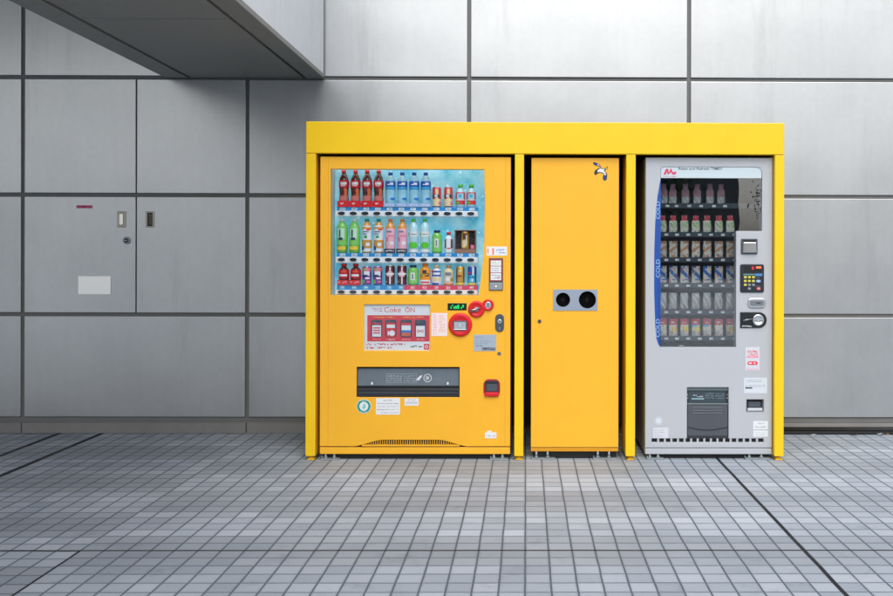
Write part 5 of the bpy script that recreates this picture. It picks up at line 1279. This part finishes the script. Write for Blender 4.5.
# ------------------------------------------------------------------ what stands behind the camera (seen in reflections)
BG = mat('opposite_render', (96, 98, 102), .7, var=.1, vscale=.4)
BGW = mat('opposite_window', (40, 50, 60), .1)
ob = thing('office_building', 'low grey office block across the plaza, behind the viewer', 'building', (-14, -48, 0))
mb = MB(); mb.box(-60, 12.0, -58, -48, 0, 6.4, BG); mb.build('wall', ob)
mb = MB()
for i in range(20):
    for j in range(2): mb.box(-58 + i * 3, -56 + i * 3, -48, -47.97, .8 + j * 3, 2.6 + j * 3, BGW)
mb.build('window_rows', ob)
ob2 = thing('shop_building', 'low dark shop block right of the gap across the plaza', 'building', (30, -52, 0))
mb = MB(); mb.box(18.5, 60, -60, -52, 0, 5.5, BG); mb.build('wall', ob2)
mb = MB()
for i in range(14): mb.box(19.5 + i * 2.8, 21.4 + i * 2.8, -52, -51.97, .8, 3.2, BGW)
mb.build('window_row', ob2)
BARK = mat('bark', (80, 66, 54), .85, bump=.4, bscale=20); LF = mat('foliage_dark', (44, 70, 34), .6); LF2 = mat('foliage_light', (72, 100, 46), .6)
def tree(x, y, h, r, seed, lab):
    rg = random.Random(seed); t = thing('plaza_tree', lab, 'tree', (x, y, 0), 'trees across the plaza')
    mb = MB(); mb.tube([(x, y, 0), (x + .1, y, h * .3), (x - .05, y + .1, h * .55), (x, y, h * .85)], [.2, .16, .1, .03], BARK, 8)
    for k in range(6):
        a_ = rg.uniform(0, 2 * PI); z0_ = h * rg.uniform(.3, .6); mb.tube([(x, y, z0_), (x + r * .4 * math.cos(a_), y + r * .4 * math.sin(a_), z0_ + h * .12), (x + r * .75 * math.cos(a_), y + r * .75 * math.sin(a_), z0_ + h * .2)], [.07, .04, .015], BARK, 6)
    mb.build('trunk', t)
    mb = MB(); cl_ = [(rg.gauss(0, .45), rg.gauss(0, .45), rg.gauss(0, .35)) for _ in range(26)]
    for k in range(6500):
        c_ = rg.choice(cl_); v = Vector((x + r * c_[0] + rg.gauss(0, .2) * r, y + r * c_[1] + rg.gauss(0, .2) * r, h * .66 + h * .3 * c_[2] + rg.gauss(0, .07) * h))
        d1 = Vector((rg.gauss(0, 1), rg.gauss(0, 1), rg.gauss(0, 1))).normalized() * .065; d2 = d1.orthogonal().normalized() * .04
        f = mb.bm.faces.new([mb.bm.verts.new(v + e_) for e_ in (-d1, d2, d1, -d2)]); f.material_index = mb.mi(LF if k % 3 else LF2)
    mb.build('crown', t)
tree(4.6, -30, 6, 2.2, 1, 'left plaza tree behind the viewer beside the office block')
tree(13.6, -38, 6.0, 1.9, 2, 'right plaza tree behind the viewer')
tree(17.5, -36, 9, 3.2, 3, 'outermost plaza tree behind the viewer')

# ------------------------------------------------------------------ light
SUN_EL, SUN_AZ = 54, 176          # azimuth measured so that the sun stands in front of the wall, to the right
w = bpy.data.worlds.new('World'); scene.world = w; w.use_nodes = True
nt = w.node_tree; bg = nt.nodes['Background']
sky = nt.nodes.new('ShaderNodeTexSky'); sky.sky_type = 'NISHITA'; sky.sun_disc = False
sky.sun_elevation = R(SUN_EL); sky.sun_rotation = R(SUN_AZ); sky.air_density = 1.0; sky.dust_density = 4.0; sky.ozone_density = 1.0
hs = nt.nodes.new('ShaderNodeHueSaturation'); hs.inputs['Saturation'].default_value = 0.32
nt.links.new(sky.outputs[0], hs.inputs['Color']); nt.links.new(hs.outputs[0], bg.inputs['Color'])
bg.inputs['Strength'].default_value = 0.15
ld = bpy.data.lights.new('sun', 'SUN'); ld.energy = 0.8; ld.angle = R(60); ld.color = (1, .96, .92)
lo = bpy.data.objects.new('sun', ld); COL.objects.link(lo)
az = R(SUN_AZ); dirv = Vector((math.sin(az) * math.cos(R(SUN_EL)), math.cos(az) * math.cos(R(SUN_EL)), math.sin(R(SUN_EL))))
lo.rotation_euler = dirv.to_track_quat('Z', 'Y').to_euler(); lo.location = dirv * 20

# ------------------------------------------------------------------ camera
cd = bpy.data.cameras.new('camera'); cam = bpy.data.objects.new('camera', cd); COL.objects.link(cam)
cd.sensor_width = 36; cd.sensor_fit = 'HORIZONTAL'; cd.lens = F / 893 * 36
cd.shift_x = -(CX - 446.5) / 893; cd.shift_y = -(298 - CY) / 893
cd.clip_end = 500; cd.clip_start = 0.05
cam.location = CAMP; cam.rotation_euler = CAMM.to_euler()
scene.camera = cam
scene.view_settings.view_transform = 'Standard'; scene.view_settings.look = 'None'
scene.view_settings.gamma = 1; scene.view_settings.exposure = 0.5
scene.view_settings.use_curve_mapping = False
scene.cycles.use_denoising = True
scene.cycles.max_bounces = 10; scene.cycles.transparent_max_bounces = 12
scene.cycles.caustics_reflective = False; scene.cycles.caustics_refractive = False
